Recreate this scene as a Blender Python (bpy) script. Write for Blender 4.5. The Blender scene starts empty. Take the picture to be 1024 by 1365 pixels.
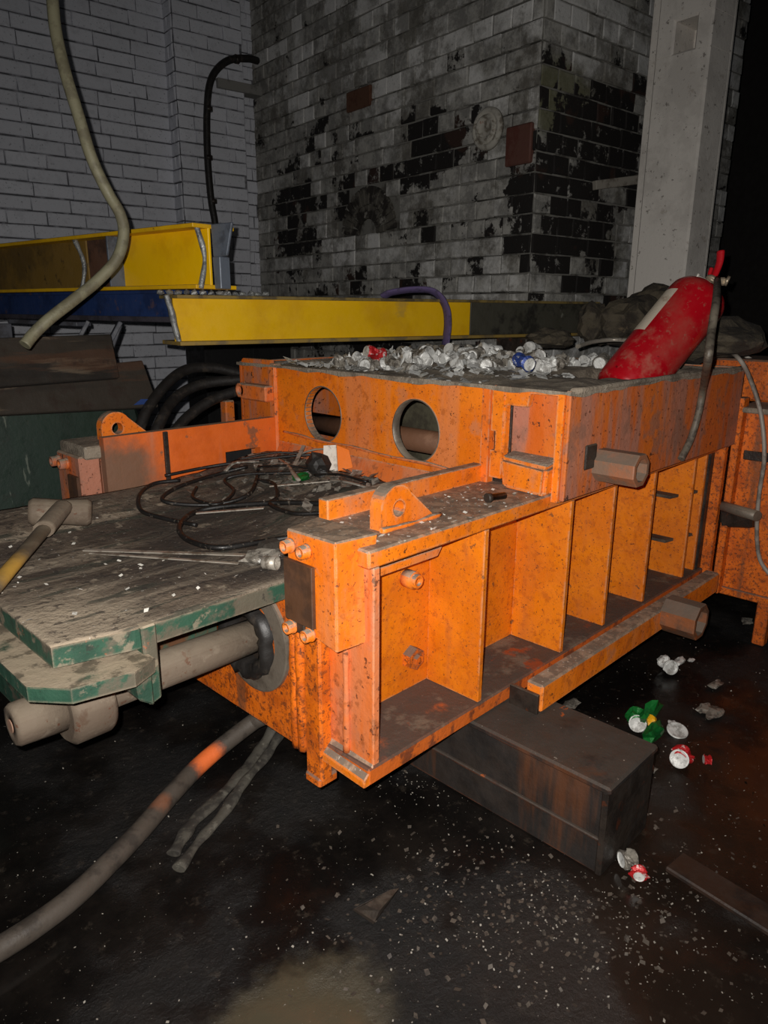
import bpy, bmesh, math, random
from mathutils import Vector, Matrix, noise
random.seed(7)
V = Vector
SC = bpy.context.scene
COL = SC.collection
# The scene is sketched with the lens 1.40 units above the floor; everything is brought to metres by S at the end.
S = 0.82
FPX, PITCH, ROLL, YAW, H0 = 960.0, 0.273830, 0.005750, 0.777572, 1.40
# ------------------------------------------------------------------ camera
cp, sp, cy, sy = math.cos(PITCH), math.sin(PITCH), math.cos(YAW), math.sin(YAW)
FW = V((cp*cy, cp*sy, -sp)); RT0 = V((sy, -cy, 0)); UP0 = RT0.cross(FW)
RT = math.cos(ROLL)*RT0 + math.sin(ROLL)*UP0
UP = -math.sin(ROLL)*RT0 + math.cos(ROLL)*UP0
EYE = V((0, 0, H0))
cam = bpy.data.cameras.new('camera'); camo = bpy.data.objects.new('camera', cam); COL.objects.link(camo)
cam.sensor_fit = 'VERTICAL'; cam.sensor_height = 36; cam.lens = FPX/1365*36
cam.clip_start = 0.02; cam.clip_end = 60
camo.matrix_world = Matrix(((RT.x, UP.x, -FW.x, EYE.x*S), (RT.y, UP.y, -FW.y, EYE.y*S), (RT.z, UP.z, -FW.z, EYE.z*S), (0, 0, 0, 1)))
SC.camera = camo
# ------------------------------------------------------------------ light: the phone's own flash beside the lens, and a very dark hall
w = bpy.data.worlds.new('dark_hall'); SC.world = w; w.use_nodes = True
w.node_tree.nodes['Background'].inputs[0].default_value = (0.75, 0.85, 1.0, 1)
w.node_tree.nodes['Background'].inputs[1].default_value = 0.006
fl = bpy.data.lights.new('phone_flash', 'SPOT'); flo = bpy.data.objects.new('phone_flash', fl); COL.objects.link(flo)
fl.energy = 150; fl.color = (1.0, 0.96, 0.91); fl.shadow_soft_size = 0.006; fl.spot_size = math.radians(125); fl.spot_blend = 0.95
flo.matrix_world = camo.matrix_world.copy(); flo.location = (EYE - RT*0.035 + UP*0.035)*S
SC.view_settings.view_transform = 'Standard'; SC.view_settings.look = 'None'
SC.view_settings.exposure = 0.0; SC.view_settings.gamma = 1; SC.view_settings.use_curve_mapping = False

# ------------------------------------------------------------------ points: a photo direction met with a real plane
def ray(px, py): return RT*((px-512)/FPX) - UP*((py-682.5)/FPX) + FW
def on(px, py, ax, val):
    d = ray(px, py); return EYE + d*((val-EYE[ax])/d[ax])
def atx(px, py, v): return on(px, py, 0, v)
def aty(px, py, v): return on(px, py, 1, v)
def atz(px, py, v): return on(px, py, 2, v)
def atd(px, py, dep): return EYE + ray(px, py)*dep
def proj(p):
    q = p-EYE; z = q.dot(FW); return (512+FPX*q.dot(RT)/z, 682.5-FPX*q.dot(UP)/z, z)

# ------------------------------------------------------------------ materials
def lin(c):
    return tuple(((x/255)/12.92 if x/255 <= 0.04045 else ((x/255+0.055)/1.055)**2.4) for x in c)
class NT:
    def __init__(s, name):
        s.m = bpy.data.materials.new(name); s.m.use_nodes = True; s.t = s.m.node_tree; s.t.nodes.clear()
        s.out = s.n('ShaderNodeOutputMaterial'); s.b = s.n('ShaderNodeBsdfPrincipled'); s.l(s.b.outputs[0], s.out.inputs[0])
        g = s.n('ShaderNodeNewGeometry'); s.geo = g
        k = s.n('ShaderNodeVectorMath', operation='SCALE'); s.l(g.outputs['Position'], k.inputs[0]); k.inputs['Scale'].default_value = 1/S
        s.pos = k.outputs[0]
        tc = s.n('ShaderNodeTexCoord'); s.obj = tc.outputs['Object']
    def n(s, typ, **kw):
        x = s.t.nodes.new(typ)
        for a, b in kw.items(): setattr(x, a, b)
        return x
    def l(s, a, b): s.t.links.new(a, b)
    def noise(s, scale, detail=5, rough=.6, vec=None, stretch=None, off=0):
        vec = vec or s.pos
        if stretch or off:
            mp = s.n('ShaderNodeMapping'); s.l(vec, mp.inputs[0]); vec = mp.outputs[0]
            if stretch: mp.inputs['Scale'].default_value = stretch
            mp.inputs['Location'].default_value = (off, off*1.7, off*.6)
        x = s.n('ShaderNodeTexNoise'); s.l(vec, x.inputs['Vector'])
        x.inputs['Scale'].default_value = scale; x.inputs['Detail'].default_value = detail; x.inputs['Roughness'].default_value = rough
        return x.outputs[0]
    def ramp(s, v, a, b, inv=False):
        x = s.n('ShaderNodeMapRange', interpolation_type='SMOOTHSTEP'); s.l(v, x.inputs[0])
        x.inputs[1].default_value = a; x.inputs[2].default_value = b
        x.inputs[3].default_value = 1 if inv else 0; x.inputs[4].default_value = 0 if inv else 1
        return x.outputs[0]
    def mth(s, op, a, b=None):
        x = s.n('ShaderNodeMath', operation=op, use_clamp=(op == 'MULTIPLY'))
        for i, v in enumerate((a, b)):
            if v is None: continue
            if isinstance(v, (int, float)): x.inputs[i].default_value = v
            else: s.l(v, x.inputs[i])
        return x.outputs[0]
    def mix(s, f, a, b):
        x = s.n('ShaderNodeMix', data_type='RGBA')
        if isinstance(f, (int, float)): x.inputs[0].default_value = f
        else: s.l(f, x.inputs[0])
        for i, v in ((6, a), (7, b)):
            if isinstance(v, tuple): x.inputs[i].default_value = (*v[:3], 1)
            else: s.l(v, x.inputs[i])
        return x.outputs[2]
    def ball(s, c, r, soft=.4, sq=(1, 1, 1), wob=.3):
        a = s.n('ShaderNodeVectorMath', operation='SUBTRACT'); s.l(s.pos, a.inputs[0]); a.inputs[1].default_value = c
        m_ = s.n('ShaderNodeVectorMath', operation='MULTIPLY'); s.l(a.outputs[0], m_.inputs[0]); m_.inputs[1].default_value = sq
        b = s.n('ShaderNodeVectorMath', operation='LENGTH'); s.l(m_.outputs[0], b.inputs[0])
        nn = s.noise(4/max(r, .05), 3); d = s.n('ShaderNodeMath', operation='MULTIPLY_ADD'); s.l(nn, d.inputs[0]); d.inputs[1].default_value = wob*r*2; s.l(b.outputs['Value'], d.inputs[2])
        return s.ramp(d.outputs[0], r*(1-soft)+wob*r, r*(1+soft)+wob*r, inv=True)
    def upmask(s, lo=.3, hi=.8):
        x = s.n('ShaderNodeSeparateXYZ'); s.l(s.geo.outputs['True Normal'], x.inputs[0]); return s.ramp(x.outputs[2], lo, hi)
def surf(name, base, layers=(), rough=.6, metal=0, bump=.3, bscale=40, bdist=.004, rvar=.15, spec=.5, coat=0):
    t = NT(name); c = base
    for i, L in enumerate(layers):
        k = L[0]; col = L[1]; o = i*3.7+1.3
        if k == 'noise': _, _, sc, a, b, amt = L; m = t.ramp(t.noise(sc, 6, .65, off=o), a, b)
        elif k == 'streak': _, _, sc, a, b, amt = L; m = t.ramp(t.noise(sc, 5, .6, stretch=(1, 1, .12), off=o), a, b)
        elif k == 'run': _, _, sc, a, b, amt = L; m = t.ramp(t.noise(sc, 5, .6, stretch=(.12, 1, 1), off=o), a, b)
        elif k == 'dust':
            _, _, sc, a, b, amt = L; m = t.mth('MULTIPLY', t.upmask(), t.ramp(t.noise(sc, 6, .65, off=o), a, b))
        elif k == 'ball':
            _, _, cc, r, soft, sq, amt = L; m = t.ball(tuple(cc), r, soft, sq)
        elif k == 'edge':
            _, _, sc, a, b, amt = L
            m = t.mth('MULTIPLY', t.ramp(t.geo.outputs['Pointiness'], .51, .56), t.ramp(t.noise(sc, 4, .6, off=o), a, b))
        elif k == 'worn':
            _, _, sc, a, b, amt = L; bv = t.n('ShaderNodeBevel', samples=4); bv.inputs[0].default_value = .011*S
            dt = t.n('ShaderNodeVectorMath', operation='DOT_PRODUCT'); t.l(bv.outputs[0], dt.inputs[0]); t.l(t.geo.outputs['Normal'], dt.inputs[1])
            m = t.mth('MULTIPLY', t.ramp(dt.outputs['Value'], .80, .985, inv=True), t.ramp(t.noise(sc, 5, .7, off=o), a, b))
        m = t.mth('MULTIPLY', m, amt)
        c = t.mix(m, c, col)
    if isinstance(c, tuple): t.b.inputs['Base Color'].default_value = (*c, 1)
    else: t.l(c, t.b.inputs['Base Color'])
    r = t.n('ShaderNodeMapRange'); t.l(t.noise(bscale*.4, 4), r.inputs[0]); r.inputs[1].default_value = .3; r.inputs[2].default_value = .7
    r.inputs[3].default_value = max(.02, rough-rvar); r.inputs[4].default_value = min(1, rough+rvar); t.l(r.outputs[0], t.b.inputs['Roughness'])
    t.b.inputs['Metallic'].default_value = metal; t.b.inputs['Specular IOR Level'].default_value = spec; t.b.inputs['Coat Weight'].default_value = coat
    if bump:
        bp = t.n('ShaderNodeBump'); t.l(t.noise(bscale, 6, .65), bp.inputs['Height']); bp.inputs['Strength'].default_value = bump; bp.inputs['Distance'].default_value = bdist
        t.l(bp.outputs[0], t.b.inputs['Normal'])
    return t.m
DUST = lin((152, 138, 120)); DUSTD = lin((105, 95, 84)); RUST = lin((92, 48, 28)); DARK = lin((34, 28, 25))
OR = surf('orange_machine_paint', lin((240, 126, 14)), [
    ('noise', lin((222, 106, 8)), 5, .42, .6, .7), ('streak', lin((214, 132, 84)), 8, .50, .66, .6), ('noise', lin((192, 124, 86)), 11, .56, .68, .6),
    ('noise', lin((168, 84, 24)), 28, .54, .66, .55), ('noise', RUST, 110, .60, .64, .8), ('noise', DARK, 32, .655, .68, .85),
    ('worn', lin((196, 168, 136)), 22, .40, .56, .75), ('worn', lin((92, 66, 48)), 34, .54, .60, .8), ('dust', DUST, 8, .2, .42, .93), ('dust', DUSTD, 22, .42, .56, .8), ('dust', lin((208, 198, 182)), 75, .62, .66, .7)],
    rough=.6, bump=.45, bscale=38)
ORW = surf('orange_paint_worn_pink', lin((232, 112, 26)), [
    ('streak', lin((206, 134, 96)), 6, .47, .62, .55), ('noise', lin((182, 118, 88)), 7, .52, .66, .45), ('streak', lin((220, 98, 14)), 11, .54, .64, .75),
    ('noise', lin((150, 78, 34)), 30, .54, .64, .6), ('noise', RUST, 36, .60, .65, .85), ('worn', lin((186, 160, 132)), 20, .4, .55, .7), ('worn', lin((84, 62, 48)), 30, .54, .6, .85), ('dust', DUST, 8, .2, .42, .95), ('dust', DUSTD, 22, .45, .60, .7)],
    rough=.65, bump=.6, bscale=30)
ORS = surf('orange_side_plate_paint', lin((206, 104, 42)), [
    ('noise', lin((216, 110, 24)), 3.5, .42, .56, .85), ('streak', lin((170, 118, 100)), 6, .45, .56, .85), ('noise', lin((146, 104, 86)), 8, .52, .62, .7), ('streak', lin((206, 96, 14)), 9, .55, .64, .85),
    ('noise', RUST, 60, .60, .64, .85), ('noise', DARK, 30, .64, .665, .9), ('worn', DUSTD, 20, .45, .58, .7), ('dust', DUST, 8, .2, .42, .95), ('dust', DUSTD, 22, .45, .62, .6)],
    rough=.6, bump=.8, bscale=24)
ORR = surf('orange_paint_speckled_rust', lin((230, 112, 14)), [
    ('noise', lin((186, 84, 12)), 10, .42, .58, .8), ('noise', lin((120, 60, 22)), 60, .52, .59, .75), ('noise', DARK, 100, .58, .62, .75), ('streak', lin((110, 72, 46)), 9, .55, .64, .7),
    ('worn', DUSTD, 20, .4, .58, .6), ('dust', DUSTD, 8, .2, .42, .9)], rough=.6, bump=.6, bscale=40)
ORF = surf('orange_rib_paint', lin((232, 126, 8)), [
    ('noise', lin((212, 108, 6)), 4, .42, .58, .7), ('noise', lin((180, 88, 16)), 40, .52, .62, .5), ('noise', RUST, 115, .60, .64, .8), ('noise', lin((110, 70, 40)), 26, .655, .68, .8), ('streak', lin((196, 108, 40)), 12, .56, .68, .5), ('worn', lin((190, 160, 130)), 18, .42, .55, .7), ('worn', RUST, 30, .55, .6, .8), ('dust', DUST, 8, .2, .42, .9)],
    rough=.6, bump=.35, bscale=45)
GRIME = surf('dusty_grime_floor', lin((86, 74, 62)), [
    ('noise', lin((54, 44, 36)), 7, .45, .62, .85), ('noise', lin((132, 120, 102)), 14, .60, .72, .7), ('noise', lin((190, 84, 20)), 9, .62, .68, .8), ('noise', lin((200, 192, 180)), 80, .70, .73, .8)],
    rough=.9, bump=.6, bscale=60)
GUS = surf('bottom_flange_grime', lin((206, 98, 20)), [
    ('noise', RUST, 18, .50, .62, .8), ('dust', lin((74, 64, 56)), 5, .2, .40, .97), ('dust', lin((120, 108, 92)), 12, .52, .66, .7), ('dust', lin((150, 66, 22)), 7, .60, .68, .9), ('dust', lin((200, 192, 180)), 80, .70, .73, .8)],
    rough=.8, bump=.6, bscale=50)
DEB = surf('hopper_dust', lin((146, 134, 118)), [
    ('noise', lin((98, 88, 76)), 9, .45, .62, .8), ('noise', lin((178, 168, 152)), 22, .58, .7, .7), ('noise', lin((60, 52, 46)), 30, .64, .7, .7), ('noise', lin((225, 220, 212)), 90, .66, .70, .8)],
    rough=.95, bump=.8, bscale=70, bdist=.008)
GREY = surf('bare_grey_steel', lin((122, 112, 100)), [('noise', lin((88, 78, 68)), 9, .45, .65, .8), ('streak', lin((100, 84, 70)), 9, .55, .7, .5), ('noise', RUST, 34, .66, .72, .6), ('dust', DUST, 8, .3, .5, .7)], rough=.5, metal=.25, bump=.25, bscale=50)
ROD = surf('dusty_ram_rod_steel', lin((116, 103, 89)), [('run', lin((96, 82, 70)), 9, .45, .6, .7), ('noise', lin((86, 66, 52)), 14, .55, .66, .7), ('noise', lin((140, 128, 112)), 20, .56, .66, .5), ('noise', RUST, 30, .61, .66, .7), ('dust', lin((128, 116, 100)), 8, .3, .5, .6)], rough=.8, metal=0, bump=.35, bscale=60, spec=.25)
DSTEEL = surf('dark_oily_steel', lin((58, 50, 44)), [('noise', lin((36, 31, 28)), 10, .42, .6, .8), ('noise', RUST, 22, .60, .68, .7), ('dust', DUSTD, 9, .4, .6, .7)], rough=.45, metal=.2, bump=.5, bscale=60)
CABLE = surf('black_cable_sheath', lin((24, 22, 21)), [('noise', lin((96, 88, 78)), 60, .60, .64, .8)], rough=.5, bump=.3)
RUBBER = surf('black_rubber', lin((34, 31, 29)), [('noise', lin((72, 64, 56)), 16, .52, .68, .7)], rough=.55, bump=.3, bscale=60)
BROWNPL = surf('brown_rusted_plate', lin((88, 58, 38)), [('noise', lin((62, 42, 30)), 12, .45, .6, .7)], rough=.6, bump=.3)
DECK = surf('deck_dust_over_oil', lin((112, 98, 83)), [
    ('noise', lin((70, 59, 50)), 3.2, .42, .54, .9), ('run', lin((52, 43, 37)), 7, .50, .60, .75), ('run', lin((150, 136, 118)), 10, .53, .64, .7),
    ('ball', lin((176, 160, 138)), atz(70, 835, .735), .20, .5, (1, 1, 1), .7), ('ball', lin((52, 43, 37)), atz(300, 700, .735), .20, .5, (.6, 1, 1), .8), ('ball', lin((56, 47, 40)), atz(300, 745, .735), .13, .6, (.6, 1, 1), .5),
    ('ball', lin((138, 124, 108)), atz(150, 668, .735), .2, .6, (.5, 1.4, 1), .6), ('run', lin((52, 56, 46)), 26, .56, .62, .75), ('noise', lin((168, 154, 134)), 16, .59, .66, .6),
    ('noise', lin((46, 38, 33)), 40, .57, .63, .7), ('noise', lin((225, 220, 210)), 110, .66, .69, .8)], rough=.9, bump=.9, bscale=45, bdist=.008)
GREEN = surf('green_machine_paint', lin((40, 78, 60)), [
    ('noise', lin((30, 58, 46)), 8, .45, .62, .7), ('noise', lin((96, 86, 73)), 7, .50, .58, .85), ('noise', lin((132, 120, 102)), 18, .57, .64, .8), ('noise', lin((150, 84, 52)), 24, .63, .67, .8), ('noise', lin((40, 34, 30)), 30, .60, .66, .6), ('worn', lin((140, 126, 108)), 16, .4, .55, .8), ('dust', lin((164, 148, 126)), 10, .28, .42, .96), ('dust', lin((84, 76, 62)), 16, .5, .6, .8)], rough=.7, bump=.6, bscale=45)
MOTTLE = surf('mottled_ram_body', lin((64, 78, 62)), [
    ('noise', lin((98, 60, 34)), 9, .48, .54, .9), ('noise', lin((92, 130, 156)), 13, .61, .65, .9), ('noise', lin((46, 84, 66)), 10, .60, .64, .8)], rough=.7, bump=.4)
DGREEN = surf('dark_green_tank_paint', lin((26, 46, 36)), [('streak', lin((17, 30, 24)), 5, .42, .6, .7), ('streak', lin((110, 116, 104)), 30, .64, .67, .6), ('noise', lin((40, 30, 22)), 8, .58, .66, .6)], rough=.55, bump=.3)
WOOD = surf('old_dark_board', lin((50, 43, 35)), [('run', lin((30, 26, 22)), 7, .42, .56, .85), ('run', lin((104, 90, 74)), 11, .58, .64, .7), ('run', lin((84, 54, 34)), 6, .56, .62, .5), ('noise', lin((44, 30, 22)), 12, .55, .65, .6)], rough=.85, bump=.6, bscale=30)
YEL = surf('yellow_beam_paint', lin((236, 186, 18)), [
    ('noise', lin((214, 162, 20)), 3, .42, .62, .7), ('noise', lin((182, 150, 72)), 5, .58, .7, .6), ('noise', lin((110, 84, 40)), 24, .68, .72, .7), ('dust', lin((120, 104, 74)), 9, .3, .5, .85)], rough=.5, bump=.2)
YELF = surf('yellow_beam_bright', lin((250, 196, 6)), [('noise', lin((226, 168, 12)), 4, .45, .65, .6), ('noise', lin((150, 112, 30)), 26, .70, .74, .7), ('dust', lin((170, 140, 60)), 9, .3, .5, .6)], rough=.45, bump=.15)
YELB = surf('yellow_beam_brown', lin((128, 100, 44)), [('noise', lin((96, 76, 40)), 4, .42, .6, .8), ('noise', lin((60, 48, 32)), 12, .58, .66, .7)], rough=.6, bump=.2)
CHAR = surf('scorched_grey_beam', lin((70, 68, 58)), [('noise', lin((36, 34, 30)), 8, .46, .6, .9), ('noise', lin((140, 140, 128)), 10, .64, .7, .5)], rough=.7, bump=.4)
WELD = surf('torch_cut_steel_edge', lin((150, 152, 150)), [('noise', lin((90, 92, 94)), 30, .48, .6, .8), ('noise', lin((220, 222, 220)), 24, .62, .68, .8)], rough=.4, metal=.4, bump=.8, bscale=70)
BLUE = surf('blue_beam_paint', lin((34, 56, 104)), [('noise', lin((24, 40, 78)), 6, .45, .6, .8), ('noise', lin((96, 74, 70)), 11, .58, .68, .6)], rough=.6, bump=.2)
BGREY = surf('blue_grey_steel', lin((104, 112, 124)), [('noise', lin((70, 74, 82)), 12, .5, .65, .7)], rough=.5, metal=.2)
CONC = surf('column_concrete', lin((232, 226, 218)), [
    ('noise', lin((196, 190, 183)), 3, .45, .62, .6), ('noise', lin((110, 103, 96)), 30, .62, .65, .7), ('noise', lin((160, 148, 132)), 12, .6, .7, .5), ('noise', lin((196, 190, 184)), 8, .6, .7, .4)], rough=.9, bump=.4, bscale=40)
PIPEG = surf('old_hose_grey_green', lin((128, 124, 100)), [('noise', lin((98, 92, 74)), 18, .45, .6, .7), ('noise', lin((60, 50, 42)), 30, .64, .7, .7)], rough=.6, bump=.3)
SACK = surf('dusty_rubble', lin((84, 76, 62)), [('noise', lin((48, 42, 36)), 8, .42, .58, .9), ('noise', lin((120, 104, 80)), 14, .62, .7, .7)], rough=.95, bump=.8, bscale=30, bdist=.01)
ALU = surf('crushed_aluminium', lin((218, 218, 214)), [('noise', lin((128, 124, 118)), 30, .48, .62, .7), ('noise', lin((236, 236, 232)), 46, .60, .66, .8), ('noise', lin((168, 60, 62)), 20, .72, .74, .6)], rough=.4, metal=.12, bump=.5, bscale=90)
ALUD = surf('crushed_aluminium_grimy', lin((140, 134, 124)), [('noise', lin((74, 68, 62)), 30, .46, .58, .8), ('noise', lin((225, 225, 220)), 40, .62, .67, .8), ('noise', lin((50, 66, 110)), 24, .70, .73, .7)], rough=.45, metal=.12, bump=.5, bscale=90)
CRED = surf('red_can_print', lin((186, 34, 38)), [('noise', lin((226, 210, 205)), 45, .56, .62, .85)], rough=.4, metal=.2, bump=.4, bscale=80)
CGRN = surf('green_can_print', lin((26, 112, 48)), [('noise', lin((18, 70, 34)), 22, .5, .6, .6)], rough=.35, metal=.2, bump=.4, bscale=60)
CBLU = surf('blue_can_print', lin((48, 70, 140)), [('noise', lin((210, 214, 220)), 40, .55, .62, .8)], rough=.4, metal=.2, bump=.4, bscale=80)
YP = surf('yellow_label_print', lin((232, 170, 26)), (), rough=.4)
REDX = surf('extinguisher_red_enamel', lin((176, 12, 26)), [('noise', lin((150, 10, 22)), 5, .45, .6, .5), ('noise', lin((160, 70, 60)), 5, .48, .70, .7), ('noise', lin((172, 120, 102)), 8, .52, .72, .6), ('ball', lin((160, 118, 98)), atd(900, 385, 2.28), .055, .6, (1, 1, 1), .7), ('noise', lin((150, 100, 84)), 40, .58, .66, .5), ('noise', lin((70, 16, 16)), 34, .66, .7, .7)], rough=.3, bump=.1, spec=.5, coat=.3)
XLAB = surf('extinguisher_label_paper', lin((206, 194, 176)), [('noise', lin((150, 130, 110)), 16, .55, .66, .6)], rough=.7)
REDP = surf('red_valve_handle', lin((190, 24, 34)), [('noise', lin((110, 20, 24)), 20, .55, .65, .7)], rough=.35)
BRASS = surf('dusty_valve_metal', lin((176, 160, 138)), [('noise', lin((110, 96, 80)), 40, .5, .62, .7)], rough=.45, metal=.5)
PURP = surf('purple_lifting_strap', lin((92, 78, 118)), [('noise', lin((70, 60, 84)), 30, .5, .62, .8)], rough=.9)
ORSP = surf('hose_with_orange_spray', lin((82, 74, 66)), [('noise', lin((56, 50, 45)), 14, .45, .6, .8), ('run', lin((118, 106, 92)), 12, .6, .7, .5),
    ('ball', lin((246, 120, 58)), atz(276, 1012, .06), .050, .5, (1, 1, 1), .98), ('ball', lin((190, 112, 66)), atz(212, 1068, .06), .03, .5, (1, 1, 1), .3)], rough=.6, bump=.35, bscale=50)
STRIPM = surf('bare_bright_strip', lin((176, 168, 156)), [('noise', lin((96, 86, 74)), 24, .5, .62, .8)], rough=.4, metal=.4)
HW = surf('worn_wooden_handle', lin((104, 92, 76)), [('run', lin((78, 66, 52)), 14, .42, .6, .8), ('ball', lin((190, 146, 56)), atz(14, 772, .76), .07, .6, (1, 1, 1), .85)], rough=.7)
WHITE = surf('white_scrap', lin((222, 218, 208)), [('noise', lin((150, 144, 134)), 40, .5, .62, .6)], rough=.6)
MORT = surf('old_mortar', lin((130, 128, 122)), [('noise', lin((60, 56, 50)), 6, .46, .62, .8)], rough=.95, bump=.6, bscale=30)
MORTL = surf('left_wall_mortar', lin((84, 84, 88)), [('noise', lin((170, 170, 176)), 9, .46, .62, .7)], rough=.95, bump=.4, bscale=30)

# flooded black floor
def floor_mat():
    t = NT('oily_black_floor')
    c = t.mix(t.ramp(t.noise(3, 6, .7), .42, .66), lin((17, 15, 14)), lin((31, 27, 24)))
    c = t.mix(t.ramp(t.noise(18, 6, .7, off=4), .57, .70), c, lin((52, 46, 40)))
    c = t.mix(t.mth('MULTIPLY', t.ball(tuple(atz(395, 1385, 0)), .175, .28, (.8, 1.15, 1)), .6), c, lin((98, 90, 72)))
    c = t.mix(t.mth('MULTIPLY', t.ball(tuple(atz(960, 1090, 0)), .3, .5), .5), c, lin((42, 31, 22)))
    c = t.mix(t.mth('MULTIPLY', t.ball(tuple(atz(840, 1290, 0)), .3, .6), .4), c, lin((56, 42, 33)))
    c = t.mix(t.ramp(t.noise(150, 3, .6, off=9), .71, .74), c, lin((170, 165, 155)))
    t.l(c, t.b.inputs['Base Color'])
    wet = t.ramp(t.noise(1.6, 4, .6, off=2), .40, .62)
    r = t.n('ShaderNodeMapRange'); t.l(wet, r.inputs[0]); r.inputs[3].default_value = .12; r.inputs[4].default_value = .6
    t.l(r.outputs[0], t.b.inputs['Roughness'])
    bp = t.n('ShaderNodeBump'); t.l(t.noise(26, 8, .75), bp.inputs['Height']); bp.inputs['Distance'].default_value = .012
    t.l(t.mth('MULTIPLY', wet, .9), bp.inputs['Strength']); t.l(bp.outputs[0], t.b.inputs['Normal'])
    return t.m
FLOORM = floor_mat()

# ------------------------------------------------------------------ mesh helpers
def bmnew(): return bmesh.new()
def add_faces(bm, vs, fs):
    v = [bm.verts.new(p) for p in vs]
    for f in fs:
        try: bm.faces.new([v[i] for i in f])
        except ValueError: pass
    return v
def hexa(bm, c, bev=0, seg=1):
    """8 corners: bottom ring 0-3, top ring 4-7"""
    t = bmesh.new(); add_faces(t, c, [(0, 3, 2, 1), (4, 5, 6, 7), (0, 1, 5, 4), (1, 2, 6, 5), (2, 3, 7, 6), (3, 0, 4, 7)])
    bmesh.ops.recalc_face_normals(t, faces=t.faces)
    if bev: bmesh.ops.bevel(t, geom=list(t.edges), offset=bev, segments=seg, affect='EDGES', clamp_overlap=True)
    merge(bm, t); return bm
def merge(bm, t):
    me = bpy.data.meshes.new('tmp'); t.to_mesh(me); t.free(); bm.from_mesh(me); bpy.data.meshes.remove(me)
def box(bm, x0, x1, y0, y1, z0, z1, bev=.004, seg=1):
    return hexa(bm, [V((x0, y0, z0)), V((x1, y0, z0)), V((x1, y1, z0)), V((x0, y1, z0)), V((x0, y0, z1)), V((x1, y0, z1)), V((x1, y1, z1)), V((x0, y1, z1))], bev, seg)
def bar(bm, a, b, w_, h, bev=.003, up=V((0, 0, 1))):
    a, b = V(a), V(b); d = (b-a).normalized(); s = d.cross(up).normalized()*(w_/2); u = s.cross(d).normalized()*(h/2)
    return hexa(bm, [a-s-u, b-s-u, b+s-u, a+s-u, a-s+u, b-s+u, b+s+u, a+s+u], bev)
def B(*a, **k):
    bm = bmnew(); return box(bm, *a, **k)
def smooth_path(pts, n=8):
    pts = [V(p) for p in pts]; P = [2*pts[0]-pts[1]]+pts+[2*pts[-1]-pts[-2]]; out = []
    for i in range(1, len(P)-2):
        for k in range(n):
            t = k/n; a, b, c, d = P[i-1], P[i], P[i+1], P[i+2]
            out.append(.5*((2*b)+(c-a)*t+(2*a-5*b+4*c-d)*t*t+(3*b-a-3*c+d)*t**3))
    out.append(pts[-1]); return out
def tube(bm, pts, r, seg=10, n=8, smooth=True, caps=True, flat=1.0, wob=0):
    P = smooth_path(pts, n) if smooth and len(pts) > 2 else [V(p) for p in pts]
    rings = []; prev = None
    for i, p in enumerate(P):
        d = (P[min(i+1, len(P)-1)]-P[max(i-1, 0)]).normalized()
        if prev is None: s = d.cross(V((0, 0, 1))); s = s.normalized() if s.length > .05 else d.cross(V((1, 0, 0))).normalized()
        else: s = (prev-d*prev.dot(d)).normalized()
        prev = s; u = s.cross(d); rr = r(i/(len(P)-1)) if callable(r) else r
        if wob: rr *= 1+wob*noise.noise(p*18)
        rings.append([bm.verts.new(p+s*math.cos(2*math.pi*k/seg)*rr+u*math.sin(2*math.pi*k/seg)*rr*flat) for k in range(seg)])
    for a, b in zip(rings, rings[1:]):
        for k in range(seg):
            f = bm.faces.new((a[k], a[(k+1) % seg], b[(k+1) % seg], b[k])); f.smooth = True
    if caps: bm.faces.new(rings[0][::-1]); bm.faces.new(rings[-1])
    return bm
def lathe(bm, o, d, prof, seg=28, flats=False, caps=True):
    """prof = [(distance along d, radius)]"""
    o, d = V(o), V(d).normalized(); s = d.cross(V((0, 0, 1))); s = s.normalized() if s.length > .05 else V((1, 0, 0)); u = s.cross(d); rings = []
    for t, r in prof:
        rings.append([bm.verts.new(o+d*t+(s*math.cos(2*math.pi*(k+.5)/seg)+u*math.sin(2*math.pi*(k+.5)/seg))*max(r, 1e-4)) for k in range(seg)])
    for a, b in zip(rings, rings[1:]):
        for k in range(seg):
            f = bm.faces.new((a[k], b[k], b[(k+1) % seg], a[(k+1) % seg])); f.smooth = not flats
    if caps: bm.faces.new(rings[0]); bm.faces.new(rings[-1][::-1])
    bmesh.ops.recalc_face_normals(bm, faces=bm.faces)
    return bm
def L(*a, **k): return lathe(bmnew(), *a, **k)
def T(*a, **k): return tube(bmnew(), *a, **k)
def plate(axis, pos, th, outline, holes=(), bev=.003):
    """flat plate with holes; axis x: (y,z), y: (x,z), z: (x,y)"""
    def P(a, b, o):
        return {'x': V((o, a, b)), 'y': V((a, o, b)), 'z': V((a, b, o))}[axis]
    bm = bmnew(); es = []
    for loop in [outline]+list(holes):
        v = [bm.verts.new(P(a, b, pos)) for a, b in loop]
        es += [bm.edges.new((v[i], v[(i+1) % len(v)])) for i in range(len(v))]
    bmesh.ops.triangle_fill(bm, edges=es, use_beauty=True, use_dissolve=False)
    r = bmesh.ops.extrude_face_region(bm, geom=list(bm.faces))
    dv = P(0, 0, th)
    bmesh.ops.translate(bm, vec=dv, verts=[g for g in r['geom'] if isinstance(g, bmesh.types.BMVert)])
    bmesh.ops.recalc_face_normals(bm, faces=bm.faces)
    return bm
def circ(a, b, r, n=32, a0=0, a1=360):
    full = abs(a1-a0) >= 360; m = n if full else n+1
    return [(a+r*math.cos(math.radians(a0+(a1-a0)*k/n)), b+r*math.sin(math.radians(a0+(a1-a0)*k/n))) for k in range(m)]

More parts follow.
